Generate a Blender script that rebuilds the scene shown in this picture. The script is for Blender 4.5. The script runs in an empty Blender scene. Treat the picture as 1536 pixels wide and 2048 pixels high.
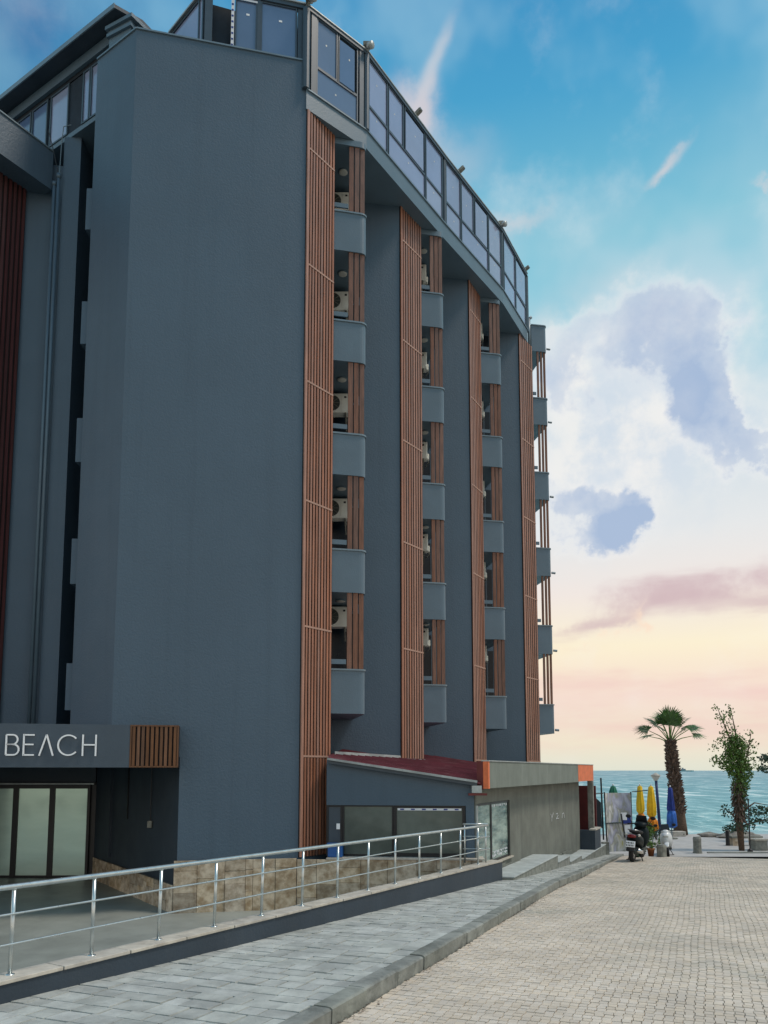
import bpy, math, random
from mathutils import Vector
random.seed(7)
S = bpy.context.scene
COL = S.collection
R = math.radians

# ------------------------------------------------------------------ camera
cam = bpy.data.objects.new('camera', bpy.data.cameras.new('camera'))
COL.objects.link(cam)
cam.data.sensor_fit = 'VERTICAL'; cam.data.sensor_height = 24.0
cam.data.lens = 1500 / 2048 * 24
cam.data.shift_y = 367 / 2048
cam.rotation_euler = (R(90) + math.atan(0.1), 0, 0)
cam.location = (0, 0, 0)            # eye level is z = 0; the pavement lies about 1.8 m below
cam.data.clip_end = 60000
S.camera = cam
S.view_settings.view_transform = 'Standard'
S.view_settings.look = 'None'
S.view_settings.exposure = 0.42
S.view_settings.gamma = 1.0
S.cycles.max_bounces = 6; S.cycles.diffuse_bounces = 2; S.cycles.glossy_bounces = 2; S.cycles.transmission_bounces = 2

# ------------------------------------------------------------------ sun
SUN_EL, SUN_AZ = 62, 98            # azimuth clockwise from +Y (towards the sea)
sl = bpy.data.lights.new('sun', 'SUN'); sl.energy = 1.5; sl.angle = R(12); sl.color = (1, .88, .75)
so = bpy.data.objects.new('sun', sl); COL.objects.link(so)
so.rotation_euler = (R(90 - SUN_EL), 0, R(180 - SUN_AZ))
_d = Vector((math.sin(R(SUN_AZ)) * math.cos(R(SUN_EL)), math.cos(R(SUN_AZ)) * math.cos(R(SUN_EL)), math.sin(R(SUN_EL))))
so.rotation_euler = _d.to_track_quat('Z', 'Y').to_euler()

# ------------------------------------------------------------------ node helper
def lin(r, g, b):
    f = lambda c: (c / 255 / 12.92) if c / 255 <= .04045 else ((c / 255 + .055) / 1.055) ** 2.4
    return (f(r), f(g), f(b), 1)

class NT:
    def __init__(s, tree): s.t = tree; s.n = tree.nodes; s.l = tree.links
    def new(s, typ, **k):
        n = s.n.new(typ)
        for a, v in k.items(): setattr(n, a, v)
        return n
    def put(s, sock, v):
        if isinstance(v, bpy.types.NodeSocket): s.l.new(v, sock)
        elif v is not None: sock.default_value = v
    def m(s, op, a, b=None, c=None, clamp=False):
        n = s.new('ShaderNodeMath', operation=op, use_clamp=clamp)
        s.put(n.inputs[0], a)
        if b is not None: s.put(n.inputs[1], b)
        if c is not None: s.put(n.inputs[2], c)
        return n.outputs[0]
    def vm(s, op, a, b=None):
        n = s.new('ShaderNodeVectorMath', operation=op)
        s.put(n.inputs[0], a)
        if b is not None: s.put(n.inputs[1], b)
        return n.outputs[0]
    def mix(s, f, a, b, mode='MIX'):
        n = s.new('ShaderNodeMix', data_type='RGBA', blend_type=mode)
        s.put(n.inputs[0], f); s.put(n.inputs[6], a); s.put(n.inputs[7], b)
        return n.outputs[2]
    def noise(s, vec, scale, detail=4, rough=.5, dist=0, out=0):
        n = s.new('ShaderNodeTexNoise')
        s.put(n.inputs['Vector'], vec); s.put(n.inputs['Scale'], scale); s.put(n.inputs['Detail'], detail)
        s.put(n.inputs['Roughness'], rough); s.put(n.inputs['Distortion'], dist)
        return n.outputs[out]
    def ramp(s, f, stops):
        n = s.new('ShaderNodeValToRGB'); s.put(n.inputs[0], f)
        e = n.color_ramp.elements
        while len(e) < len(stops): e.new(.5)
        for i, (p, c) in enumerate(stops): e[i].position = p; e[i].color = c if len(c) == 4 else (*c, 1)
        return n.outputs[0]
    def sstep(s, x, a, b):
        n = s.new('ShaderNodeMapRange', interpolation_type='SMOOTHSTEP')
        s.put(n.inputs[0], x); n.inputs[1].default_value = a; n.inputs[2].default_value = b
        return n.outputs[0]

# ------------------------------------------------------------------ world: sunset sky with clouds
W = bpy.data.worlds.new('World'); S.world = W; W.use_nodes = True
w = NT(W.node_tree); w.n.clear()
tc = w.new('ShaderNodeTexCoord'); G = tc.outputs['Generated']
sx = w.new('ShaderNodeSeparateXYZ'); w.l.new(G, sx.inputs[0])
DEG = 57.29578
az = w.m('MULTIPLY', w.m('ARCTAN2', sx.outputs[0], sx.outputs[1]), DEG)
el = w.m('MULTIPLY', w.m('ARCSINE', sx.outputs[2]), DEG)
st = [(-3, (150, 175, 172)), (0, (226, 228, 212)), (2, (240, 228, 205)), (5.4, (246, 220, 205)), (9, (254, 240, 208)),
      (13, (243, 232, 224)), (17, (232, 233, 232)), (24, (200, 220, 230)), (30, (160, 210, 224)), (36, (120, 194, 214)),
      (44, (70, 160, 203)), (50, (54, 142, 194)), (70, (40, 114, 176)), (90, (34, 100, 168))]
base = w.ramp(w.m('DIVIDE', w.m('ADD', el, 5), 95), [((e + 5) / 95, lin(*c)) for e, c in st])
n1 = w.noise(G, 5, 4, .55, 0); n2 = w.noise(G, 15, 6, .6, 0); n3 = w.noise(w.vm('ADD', G, (3.1, 1.7, 5.2)), 3.2, 4, .55, 0)
n4 = w.noise(w.vm('MULTIPLY', G, (1, 1, 5)), 4, 4, .6, 0)
jz = w.m('MULTIPLY', w.m('SUBTRACT', n1, .5), 22); jy = w.m('MULTIPLY', w.m('SUBTRACT', n2, .5), 14)
azd = w.m('ADD', w.m('ADD', az, jz), jy); eld = w.m('ADD', w.m('ADD', el, w.m('MULTIPLY', jz, -.55)), w.m('MULTIPLY', jy, .75))
def blob(a, e, sa, se, amp=1.0, rot=0.0, A=None, E=None):
    A = azd if A is None else A; E = eld if E is None else E
    da = w.m('SUBTRACT', A, a); de = w.m('SUBTRACT', E, e)
    c, s_ = math.cos(R(rot)), math.sin(R(rot))
    u = w.m('ADD', w.m('MULTIPLY', da, c / sa), w.m('MULTIPLY', de, s_ / sa))
    v = w.m('SUBTRACT', w.m('MULTIPLY', de, c / se), w.m('MULTIPLY', da, s_ / se))
    q = w.m('ADD', w.m('MULTIPLY', u, u), w.m('MULTIPLY', v, v))
    return w.m('MULTIPLY', w.m('EXPONENT', w.m('MULTIPLY', q, -1)), amp)
def total(bs):
    t = bs[0]
    for b in bs[1:]: t = w.m('ADD', t, b)
    return t
# general far-reaching soft cloud deck between 12 and 38 degrees all round
band = w.m('MULTIPLY', w.sstep(el, 8, 18), w.m('SUBTRACT', 1, w.sstep(el, 28, 44)))
deck = w.m('MULTIPLY', w.sstep(n3, .44, .62), w.m('MULTIPLY', band, .5))
c0 = w.mix(deck, base, lin(226, 230, 234))
# piled cumulus to the right of the hotel: crisp puffed edges above and to the right, soft inside
nc = w.new('ShaderNodeSeparateColor'); w.l.new(w.noise(G, 10, 7, .57, 0, 1), nc.inputs[0]); NA, NB, NC_ = nc.outputs
az7 = w.m('ADD', az, w.m('ADD', w.m('MULTIPLY', w.m('SUBTRACT', NA, .5), 15), w.m('MULTIPLY', jz, .12)))
el7 = w.m('ADD', el, w.m('ADD', w.m('MULTIPLY', w.m('SUBTRACT', NB, .5), 12), w.m('MULTIPLY', jz, .08)))
def rnd_blob(a, e, r_): 
    u = w.m('SUBTRACT', az7, a); v = w.m('SUBTRACT', el7, e)
    return w.m('EXPONENT', w.m('MULTIPLY', w.m('ADD', w.m('MULTIPLY', u, u), w.m('MULTIPLY', v, v)), -1 / (r_ * r_)))
wide = total([blob(19, 25.5, 11, 8, 1, 0, az7, el7), blob(48, 24, 14, 6, .8, 0, az7, el7), blob(-80, 24, 22, 6, .8, 0, az7, el7), blob(150, 24, 40, 6, .8, 0, az7, el7)])
c1 = w.mix(w.m('MULTIPLY', w.sstep(wide, .25, .85), .82), c0, w.mix(w.sstep(n2, .38, .64), lin(212, 222, 232), lin(246, 243, 238)))
for ds, ctr in (([(20.55, 30.18, 1.97), (22.58, 28.49, 2.1), (24.68, 26.28, 2.1), (25.83, 24.84, 1.42), (23.26, 24.66, 2.88), (25.49, 22.7, 1.69), (17.87, 31.04, 1.56), (15.96, 29.78, 1.69), (14.23, 28.58, 1.53), (26.56, 21.4, 1.15)], (24.66, 25.98, 5.2)), ([(14.72, 19.53, 1.97), (16.72, 19.01, 1.97), (18.2, 17.3, 1.63), (13.26, 20.69, 1.63)], (17.76, 18.04, 3.6))):
    tt = w.m('ADD', total([rnd_blob(*d_) for d_ in ds]), w.m('MULTIPLY', w.m('SUBTRACT', NC_, .5), 1.3))
    body = w.sstep(tt, .34, .98); rim = w.m('MULTIPLY', w.sstep(tt, .0, .75), .38)
    c1 = w.mix(rim, c1, lin(248, 246, 243))
    tone = w.m('ADD', w.m('MULTIPLY', blob(ctr[0], ctr[1], ctr[2], ctr[2] * .8, 1, 0, az7, el7), .8), w.m('MULTIPLY', w.m('SUBTRACT', NC_, .44), 2.8), clamp=True)
    c1 = w.mix(w.m('MULTIPLY', body, w.m('ADD', w.m('MULTIPLY', tone, .66), .14)), c1, lin(148, 174, 210))
c2 = c1
# stratus streaks low over the sea
az5 = w.m('ADD', az, w.m('MULTIPLY', w.m('SUBTRACT', n2, .5), 14)); el5 = w.m('ADD', el, w.m('MULTIPLY', w.m('SUBTRACT', n4, .5), 4.5))
stra = total([blob(23, 12.8, 6.5, 1.3, 1, 0, az5, el5), blob(16, 10.6, 4.5, 1.0, .8, 12, az5, el5), blob(30, 11.2, 6, .8, .7, 0, az5, el5), blob(-30, 12, 14, 1.5, .8, 0, az5, el5), blob(70, 11, 20, 1.4, .8, 0, az5, el5), blob(-100, 10, 30, 1.3, .8, 0, az5, el5)])
c3 = w.mix(w.m('MULTIPLY', w.sstep(stra, .12, 1.1), .85), c2, lin(206, 176, 180))
glow = blob(17.8, 11.4, 1.3, .8, 1)
c4 = w.mix(w.m('MULTIPLY', glow, .8), c3, lin(255, 226, 200))
lowp = w.m('MULTIPLY', w.sstep(n4, .42, .66), w.m('MULTIPLY', w.sstep(el, .5, 3), w.m('SUBTRACT', 1, w.sstep(el, 6, 11))))
c5 = w.mix(w.m('MULTIPLY', lowp, .55), c4, lin(240, 200, 192))
# wisps high up, peach coloured
az6 = w.m('ADD', az, w.m('ADD', w.m('MULTIPLY', jz, .22), w.m('MULTIPLY', w.m('SUBTRACT', n2, .5), 5))); el6 = w.m('ADD', el, w.m('ADD', w.m('MULTIPLY', jy, .16), w.m('MULTIPLY', w.m('SUBTRACT', n2, .5), 3)))
wis = total([blob(4.3, 45.6, 3.2, .55, .8, 50, az6, el6), blob(1.4, 43.2, 2.2, 2.4, .95, 20, az6, el6), blob(10, 37.2, 4, .8, .7, 8, az6, el6), blob(21.8, 39.0, 1.9, .45, .8, 26, az6, el6), blob(28.2, 36.3, 1.2, .4, .6, -20, az6, el6), blob(5, 41, 5, 2.4, .5, 0, az6, el6), blob(16, 33, 8, 2, .35, 10, az6, el6)])
wm = w.sstep(w.m('ADD', wis, w.m('MULTIPLY', w.m('SUBTRACT', n2, .5), .4)), .12, 1.15)
c6 = w.mix(w.m('MULTIPLY', wm, .72), c5, lin(236, 218, 214))
# pale haze rags high on the left
rag = w.m('MULTIPLY', w.sstep(n1, .42, .62), w.m('MULTIPLY', w.sstep(el, 30, 40), w.m('SUBTRACT', 1, w.sstep(el, 54, 66))))
c7 = w.mix(w.m('MULTIPLY', rag, .34), c6, lin(176, 214, 228))
dkl = w.m('MULTIPLY', blob(-34, 46, 13, 9, 1, 0), .75)
c8 = w.mix(dkl, c7, lin(50, 92, 150))
nish = w.new('ShaderNodeTexSky', sky_type='NISHITA', sun_disc=False, sun_elevation=R(SUN_EL), sun_rotation=R(SUN_AZ))
bg1 = w.new('ShaderNodeBackground'); w.l.new(c8, bg1.inputs[0]); bg1.inputs[1].default_value = .72
bg2 = w.new('ShaderNodeBackground'); w.l.new(nish.outputs[0], bg2.inputs[0]); bg2.inputs[1].default_value = .006
ad = w.new('ShaderNodeAddShader'); w.l.new(bg1.outputs[0], ad.inputs[0]); w.l.new(bg2.outputs[0], ad.inputs[1])
wo = w.new('ShaderNodeOutputWorld'); w.l.new(ad.outputs[0], wo.inputs[0])

# ------------------------------------------------------------------ materials
def mat(name, col, rough=.6, metal=0, var=.12, vscale=3, bump=0, bscale=40, spec=.5, stretch=None, col2=None, grime=None, rnd=0, island=False, coat=0, emis=0, bdist=.01, trans=0):
    m = bpy.data.materials.new(name); m.use_nodes = True
    t = NT(m.node_tree); P = t.n['Principled BSDF']
    geo = t.new('ShaderNodeNewGeometry'); pos = geo.outputs['Position']
    v = t.vm('MULTIPLY', pos, stretch) if stretch else pos
    c = (*col, 1) if len(col) == 3 else col
    d = tuple(x * (1 - var) for x in c[:3]) + (1,); l = tuple(min(1, x * (1 + var)) for x in c[:3]) + (1,)
    if col2: l = (*col2[:3], 1)
    n = t.noise(v, vscale, 6, .6)
    out = t.mix(t.sstep(n, .3, .7), d, l)
    if grime:
        gcol, gs, amt = grime
        g = t.noise(t.vm('MULTIPLY', pos, gs), 1, 6, .65, .6)
        out = t.mix(t.m('MULTIPLY', t.sstep(g, .48, .72), amt), out, (*gcol, 1))
    if rnd:
        if island: r = geo.outputs['Random Per Island']
        else:
            oi = t.new('ShaderNodeObjectInfo'); r = oi.outputs['Random']
        if island == 'both':
            oi = t.new('ShaderNodeObjectInfo'); r = t.m('FRACT', t.m('ADD', geo.outputs['Random Per Island'], oi.outputs['Random']))
        hs = t.new('ShaderNodeHueSaturation'); t.put(hs.inputs['Color'], out)
        t.put(hs.inputs['Value'], t.m('ADD', t.m('MULTIPLY', r, 2 * rnd), 1 - rnd))
        t.put(hs.inputs['Saturation'], t.m('ADD', t.m('MULTIPLY', t.m('FRACT', t.m('MULTIPLY', r, 7.3)), .26), .87))
        out = hs.outputs[0]
    t.put(P.inputs['Base Color'], out)
    P.inputs['Metallic'].default_value = metal
    t.put(P.inputs['Roughness'], t.m('ADD', t.m('MULTIPLY', t.noise(pos, vscale * 3, 4), .16), rough - .08, clamp=True))
    P.inputs['Specular IOR Level'].default_value = spec
    P.inputs['Coat Weight'].default_value = coat
    if trans: P.inputs['Transmission Weight'].default_value = trans
    if bump:
        b = t.new('ShaderNodeBump'); b.inputs['Strength'].default_value = bump; b.inputs['Distance'].default_value = bdist
        t.put(b.inputs['Height'], t.noise(v, bscale, 5, .6)); t.put(P.inputs['Normal'], b.outputs[0])
    return m
M = {}
M['stucco'] = mat('slate_stucco', (.068, .112, .156), .5, var=.04, vscale=.5, bump=.5, bscale=20, spec=.5, grime=((.057, .095, .133), (3.2, 3.2, .10), .5), bdist=.016)
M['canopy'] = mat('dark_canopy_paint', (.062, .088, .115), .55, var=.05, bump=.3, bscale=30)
M['stucco2'] = mat('slate_stucco_balcony', (.105, .160, .205), .42, var=.06, vscale=1.2, bump=.35, bscale=30, spec=.5)
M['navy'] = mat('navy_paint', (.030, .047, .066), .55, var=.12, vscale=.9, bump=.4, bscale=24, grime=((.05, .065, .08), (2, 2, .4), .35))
M['coping'] = mat('blue_grey_metal', (.17, .23, .27), .4, metal=.2, var=.08)
M['slat'] = mat('brown_wood_slat', (.31, .145, .095), .40, var=.2, vscale=5, stretch=(3, 3, .25), bump=.15, bscale=30, spec=.55, rnd=.16)
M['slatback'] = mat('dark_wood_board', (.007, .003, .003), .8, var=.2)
M['slatred'] = mat('dark_red_slat', (.075, .020, .020), .55, var=.2, vscale=5, stretch=(3, 3, .25), rnd=.14)
M['tie'] = mat('light_wood_bar', (.40, .24, .18), .5, var=.1)
M['plank'] = mat('brown_wood_plank', (.18, .082, .050), .5, var=.28, vscale=7, stretch=(3, 3, .3), bump=.2, bscale=30, rnd=.15)
M['canwood'] = mat('warm_wood_slat', (.15, .058, .018), .5, var=.25, vscale=8, stretch=(3, 3, .3), rnd=.2)
M['frame'] = mat('dark_blue_frame', (.05, .075, .10), .4, var=.08)
M['black'] = mat('black_frame', (.008, .010, .013), .4, var=.1)
M['dark'] = mat('dark_interior', (.008, .020, .034), .8, var=.15)
M['pane'] = mat('lavender_glass', (.30, .35, .50), .1, metal=.1, var=.08, vscale=.5, spec=.6, rnd=.05)
M['paned'] = mat('dark_blue_glass', (.13, .19, .31), .1, var=.08, vscale=.5, spec=.8, rnd=.06)
M['doorglass'] = mat('frosted_green_glass', (.68, .88, .77), .16, metal=.5, var=.10, vscale=.9, stretch=(.4, .4, 1.4), spec=.5)
M['annexglass'] = mat('grey_shop_glass', (.13, .15, .13), .08, metal=.12, var=.25, vscale=.8, spec=.6)
M['aqua'] = mat('aqua_wavy_glass', (.16, .27, .27), .06, var=.5, vscale=2.2, stretch=(.5, .5, 2.2), col2=(.42, .52, .46), bump=.5, bscale=1.2, bdist=.1, spec=.8)
M['white'] = mat('white_plastic', (.80, .80, .73), .45, var=.06)
M['sign'] = mat('sign_white', (.95, .96, .97), .35, var=.02)
M['grille'] = mat('dark_grille', (.05, .06, .055), .6, var=.2)
M['lampw'] = mat('lamp_opal', (.55, .55, .5), .4, var=.03)
M['redroof'] = mat('red_sheet_roof', (.17, .028, .045), .5, var=.25, vscale=2, grime=((.30, .18, .18), (2, 2, 5), .4))
M['gutter'] = mat('pale_gutter_metal', (.38, .42, .42), .45, metal=.3, var=.2, vscale=4)
M['concrete'] = mat('grey_green_concrete', (.155, .165, .142), .85, var=.16, vscale=1.3, bump=.4, bscale=12, grime=((.085, .095, .083), (2.6, 2.6, .35), .6))
M['fasc'] = mat('render_fascia', (.175, .20, .175), .8, var=.1, vscale=1.6, bump=.25, bscale=14, grime=((.26, .29, .26), (3, 3, .4), .45))
M['orange'] = mat('orange_paint', (.72, .17, .06), .6, var=.12, vscale=6)
M['maroon'] = mat('maroon_paint', (.13, .02, .018), .6, var=.2)
M['trav'] = mat('travertine', (.40, .29, .18), .75, var=.25, vscale=5, col2=(.62, .52, .39), bump=.6, bscale=16, grime=((.20, .135, .08), (5, 5, 9), .4), rnd=.28)
M['mortar'] = mat('mortar', (.16, .13, .10), .9, bump=.3)
M['cream'] = mat('cream_coping_stone', (.50, .46, .39), .7, var=.14, vscale=5, bump=.4, bscale=18, grime=((.28, .24, .20), (3, 3, 3), .55), rnd=.08)
M['steel'] = mat('brushed_steel', (.55, .60, .60), .3, metal=.85, var=.1, vscale=8)
M['slab'] = mat('pavement_stone', (.42, .43, .395), .92, var=.2, vscale=3.5, bump=1, bscale=14, rnd=.11, island='both', grime=((.29, .31, .285), (1.2, 1.2, 1), .5), bdist=.014)
M['joint'] = mat('pavement_joint', (.23, .24, .22), .95, var=.2, bump=.5, bscale=60)
M['sett'] = mat('road_sett', (.62, .535, .43), .85, var=.12, vscale=1.1, bump=.6, bscale=40, rnd=.07, island='both', grime=((.40, .385, .32), (.3, .45, 1), .75), bdist=.008)
M['sand'] = mat('road_joint_sand', (.50, .445, .355), .95, var=.2, vscale=2, bump=.6, bscale=60)
M['kerb'] = mat('kerb_stone', (.22, .23, .205), .85, var=.22, vscale=4, bump=.7, bscale=16, grime=((.085, .095, .082), (3, 3, 7), .65), rnd=.12)
M['forecourt'] = mat('forecourt_screed', (.27, .285, .255), .5, var=.16, vscale=.8, bump=.2, bscale=20, grime=((.17, .185, .165), (.8, .8, 1), .5))
M['prom'] = mat('promenade_paving', (.44, .425, .40), .85, var=.1, vscale=2, bump=.3, bscale=20)
M['earth'] = mat('earth', (.14, .12, .09), .95, var=.2)
M['rock'] = mat('rock', (.25, .23, .20), .9, var=.35, vscale=3, bump=.8, bscale=5, bdist=.05)
M['leaf'] = mat('leaf_green', (.10, .185, .035), .6, var=.4, vscale=9, rnd=.35, island='both')
M['leafd'] = mat('leaf_dark', (.035, .080, .045), .6, var=.4, vscale=9, rnd=.35, island='both')
M['palm'] = mat('palm_green', (.065, .135, .03), .5, var=.35, vscale=5, rnd=.3, island='both')
M['bark'] = mat('bark', (.11, .07, .045), .9, var=.3, vscale=12, bump=.6)
M['shag'] = mat('palm_leaf_base', (.15, .10, .075), .9, var=.4, vscale=10, rnd=.35, island='both')
M['yellow'] = mat('yellow_canvas', (.80, .50, .012), .7, var=.12, vscale=5)
M['ochre'] = mat('orange_canvas', (.75, .24, .01), .7, var=.2, vscale=5)
M['blue'] = mat('blue_canvas', (.012, .035, .22), .7, var=.3, vscale=3)
M['navyp'] = mat('navy_pole_paint', (.008, .02, .10), .5, var=.15)
M['lblue'] = mat('light_blue_canvas', (.03, .14, .5), .6, var=.4, vscale=3)
M['green'] = mat('green_canvas', (.01, .16, .09), .7, var=.2)
M['cloth'] = mat('black_shade_cloth', (.010, .016, .022), .95, var=.2)
M['rubber'] = mat('rubber', (.012, .012, .013), .8, var=.1)
M['teal'] = mat('dark_teal_plastic', (.005, .012, .014), .5, var=.15, spec=.2)
M['chrome'] = mat('chrome', (.6, .6, .6), .2, metal=1, var=.03)
M['redlens'] = mat('red_lens', (.16, .006, .006), .2, var=.1)
M['wplastic'] = mat('white_gloss_plastic', (.66, .68, .68), .25, var=.04)
M['terra'] = mat('terracotta', (.36, .13, .05), .8, var=.15)
M['tape'] = mat('protective_tape', (.75, .78, .82), .5, var=.03)
M['tapeb'] = mat('tape_blue_print', (.02, .05, .25), .5, var=.03)
M['bin'] = mat('blue_plastic', (.015, .10, .33), .4, var=.08)
M['ledge'] = mat('pale_cement_top', (.42, .455, .44), .85, var=.15, vscale=3, bump=.5, bscale=14, grime=((.26, .29, .28), (2, 2, 2), .5))
M['bshade'] = mat('dark_shade_panel', (.008, .013, .019), .25, var=.2, spec=.25)  # near-black panels: recess shade put into the colour
M['grey'] = mat('weathered_concrete', (.22, .22, .19), .9, var=.3, vscale=5, bump=.6, bscale=14)

def banner_mat():
    m = bpy.data.materials.new('printed_banner'); m.use_nodes = True
    t = NT(m.node_tree); P = t.n['Principled BSDF']
    pos = t.new('ShaderNodeTexCoord').outputs['Object']
    a = t.noise(t.vm('MULTIPLY', pos, (2.2, 2.2, .8)), 1.4, 3, .5, .8)
    c = t.ramp(a, [(.30, lin(196, 200, 206)), (.43, lin(166, 168, 190)), (.52, lin(150, 152, 140)), (.60, lin(205, 205, 205)), (.72, lin(180, 176, 110))])
    t.put(P.inputs['Base Color'], c); P.inputs['Roughness'].default_value = .45
    return m
M['banner'] = banner_mat()

def far_paving():
    m = bpy.data.materials.new('far_setts'); m.use_nodes = True
    t = NT(m.node_tree); P = t.n['Principled BSDF']
    geo = t.new('ShaderNodeNewGeometry')
    mp = t.new('ShaderNodeMapping'); t.put(mp.inputs[0], geo.outputs['Position']); mp.inputs['Rotation'].default_value = (0, 0, R(23))
    br = t.new('ShaderNodeTexBrick'); t.put(br.inputs['Vector'], mp.outputs[0])
    br.inputs['Scale'].default_value = 1; br.inputs['Brick Width'].default_value = .2; br.inputs['Row Height'].default_value = .2
    br.inputs['Mortar Size'].default_value = .014; br.inputs['Color1'].default_value = (.56, .50, .41, 1); br.inputs['Color2'].default_value = (.49, .44, .365, 1)
    br.inputs['Mortar'].default_value = (.50, .45, .36, 1)
    n = t.noise(geo.outputs['Position'], .6, 5)
    t.put(P.inputs['Base Color'], t.mix(t.sstep(n, .4, .7), br.outputs[0], t.mix(.5, br.outputs[0], (.38, .36, .31, 1))))
    P.inputs['Roughness'].default_value = .85
    return m
M['far'] = far_paving()

def sea_mat():
    m = bpy.data.materials.new('sea'); m.use_nodes = True
    t = NT(m.node_tree); P = t.n['Principled BSDF']
    geo = t.new('ShaderNodeNewGeometry'); pos = geo.outputs['Position']
    sp = t.new('ShaderNodeSeparateXYZ'); t.put(sp.inputs[0], pos)
    Yc = sp.outputs[1]
    far = t.m('DIVIDE', Yc, 900, clamp=True)
    near = t.ramp(t.m('POWER', far, .5), [(0, (.33, .60, .56, 1)), (.25, (.20, .48, .49, 1)), (.5, (.13, .36, .41, 1)), (1, (.17, .34, .40, 1))])
    def sc(k, d=.0): return t.noise(t.vm('MULTIPLY', pos, (k, k * .28, 1)), 1, 8, .68, .5)
    w1 = t.m('SUBTRACT', 1, t.sstep(Yc, 60, 170)); w3 = t.sstep(Yc, 250, 800)
    na, nb, nc = sc(.55), sc(.2), sc(.05)
    a = t.m('ADD', t.m('MULTIPLY', na, w1), t.m('MULTIPLY', nb, t.m('SUBTRACT', 1, w1)))
    a = t.m('ADD', t.m('MULTIPLY', nc, w3), t.m('MULTIPLY', a, t.m('SUBTRACT', 1, w3)))
    col = t.mix(t.sstep(a, .38, .56), t.mix(.72, near, (.008, .20, .23, 1)), near)
    col = t.mix(t.m('MULTIPLY', t.sstep(a, .50, .60), .65), col, (.50, .72, .66, 1))
    foam = t.m('MULTIPLY', t.sstep(a, .56, .62), t.sstep(sc(.035), .36, .55))
    surf = t.m('MULTIPLY', t.m('SUBTRACT', 1, t.sstep(t.m('ADD', sp.outputs[1], t.m('MULTIPLY', t.m('SUBTRACT', na, .5), 30)), 46, 70)), .85)
    foam = t.m('MAXIMUM', foam, surf)
    t.put(P.inputs['Base Color'], t.mix(t.m('MULTIPLY', foam, .8), col, (.72, .78, .76, 1)))
    P.inputs['Roughness'].default_value = .45; P.inputs['Specular IOR Level'].default_value = .2
    bu = t.new('ShaderNodeBump'); bu.inputs['Strength'].default_value = .7; bu.inputs['Distance'].default_value = .8
    t.put(bu.inputs['Height'], a); t.put(P.inputs['Normal'], bu.outputs[0])
    return m
M['sea'] = sea_mat()

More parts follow.
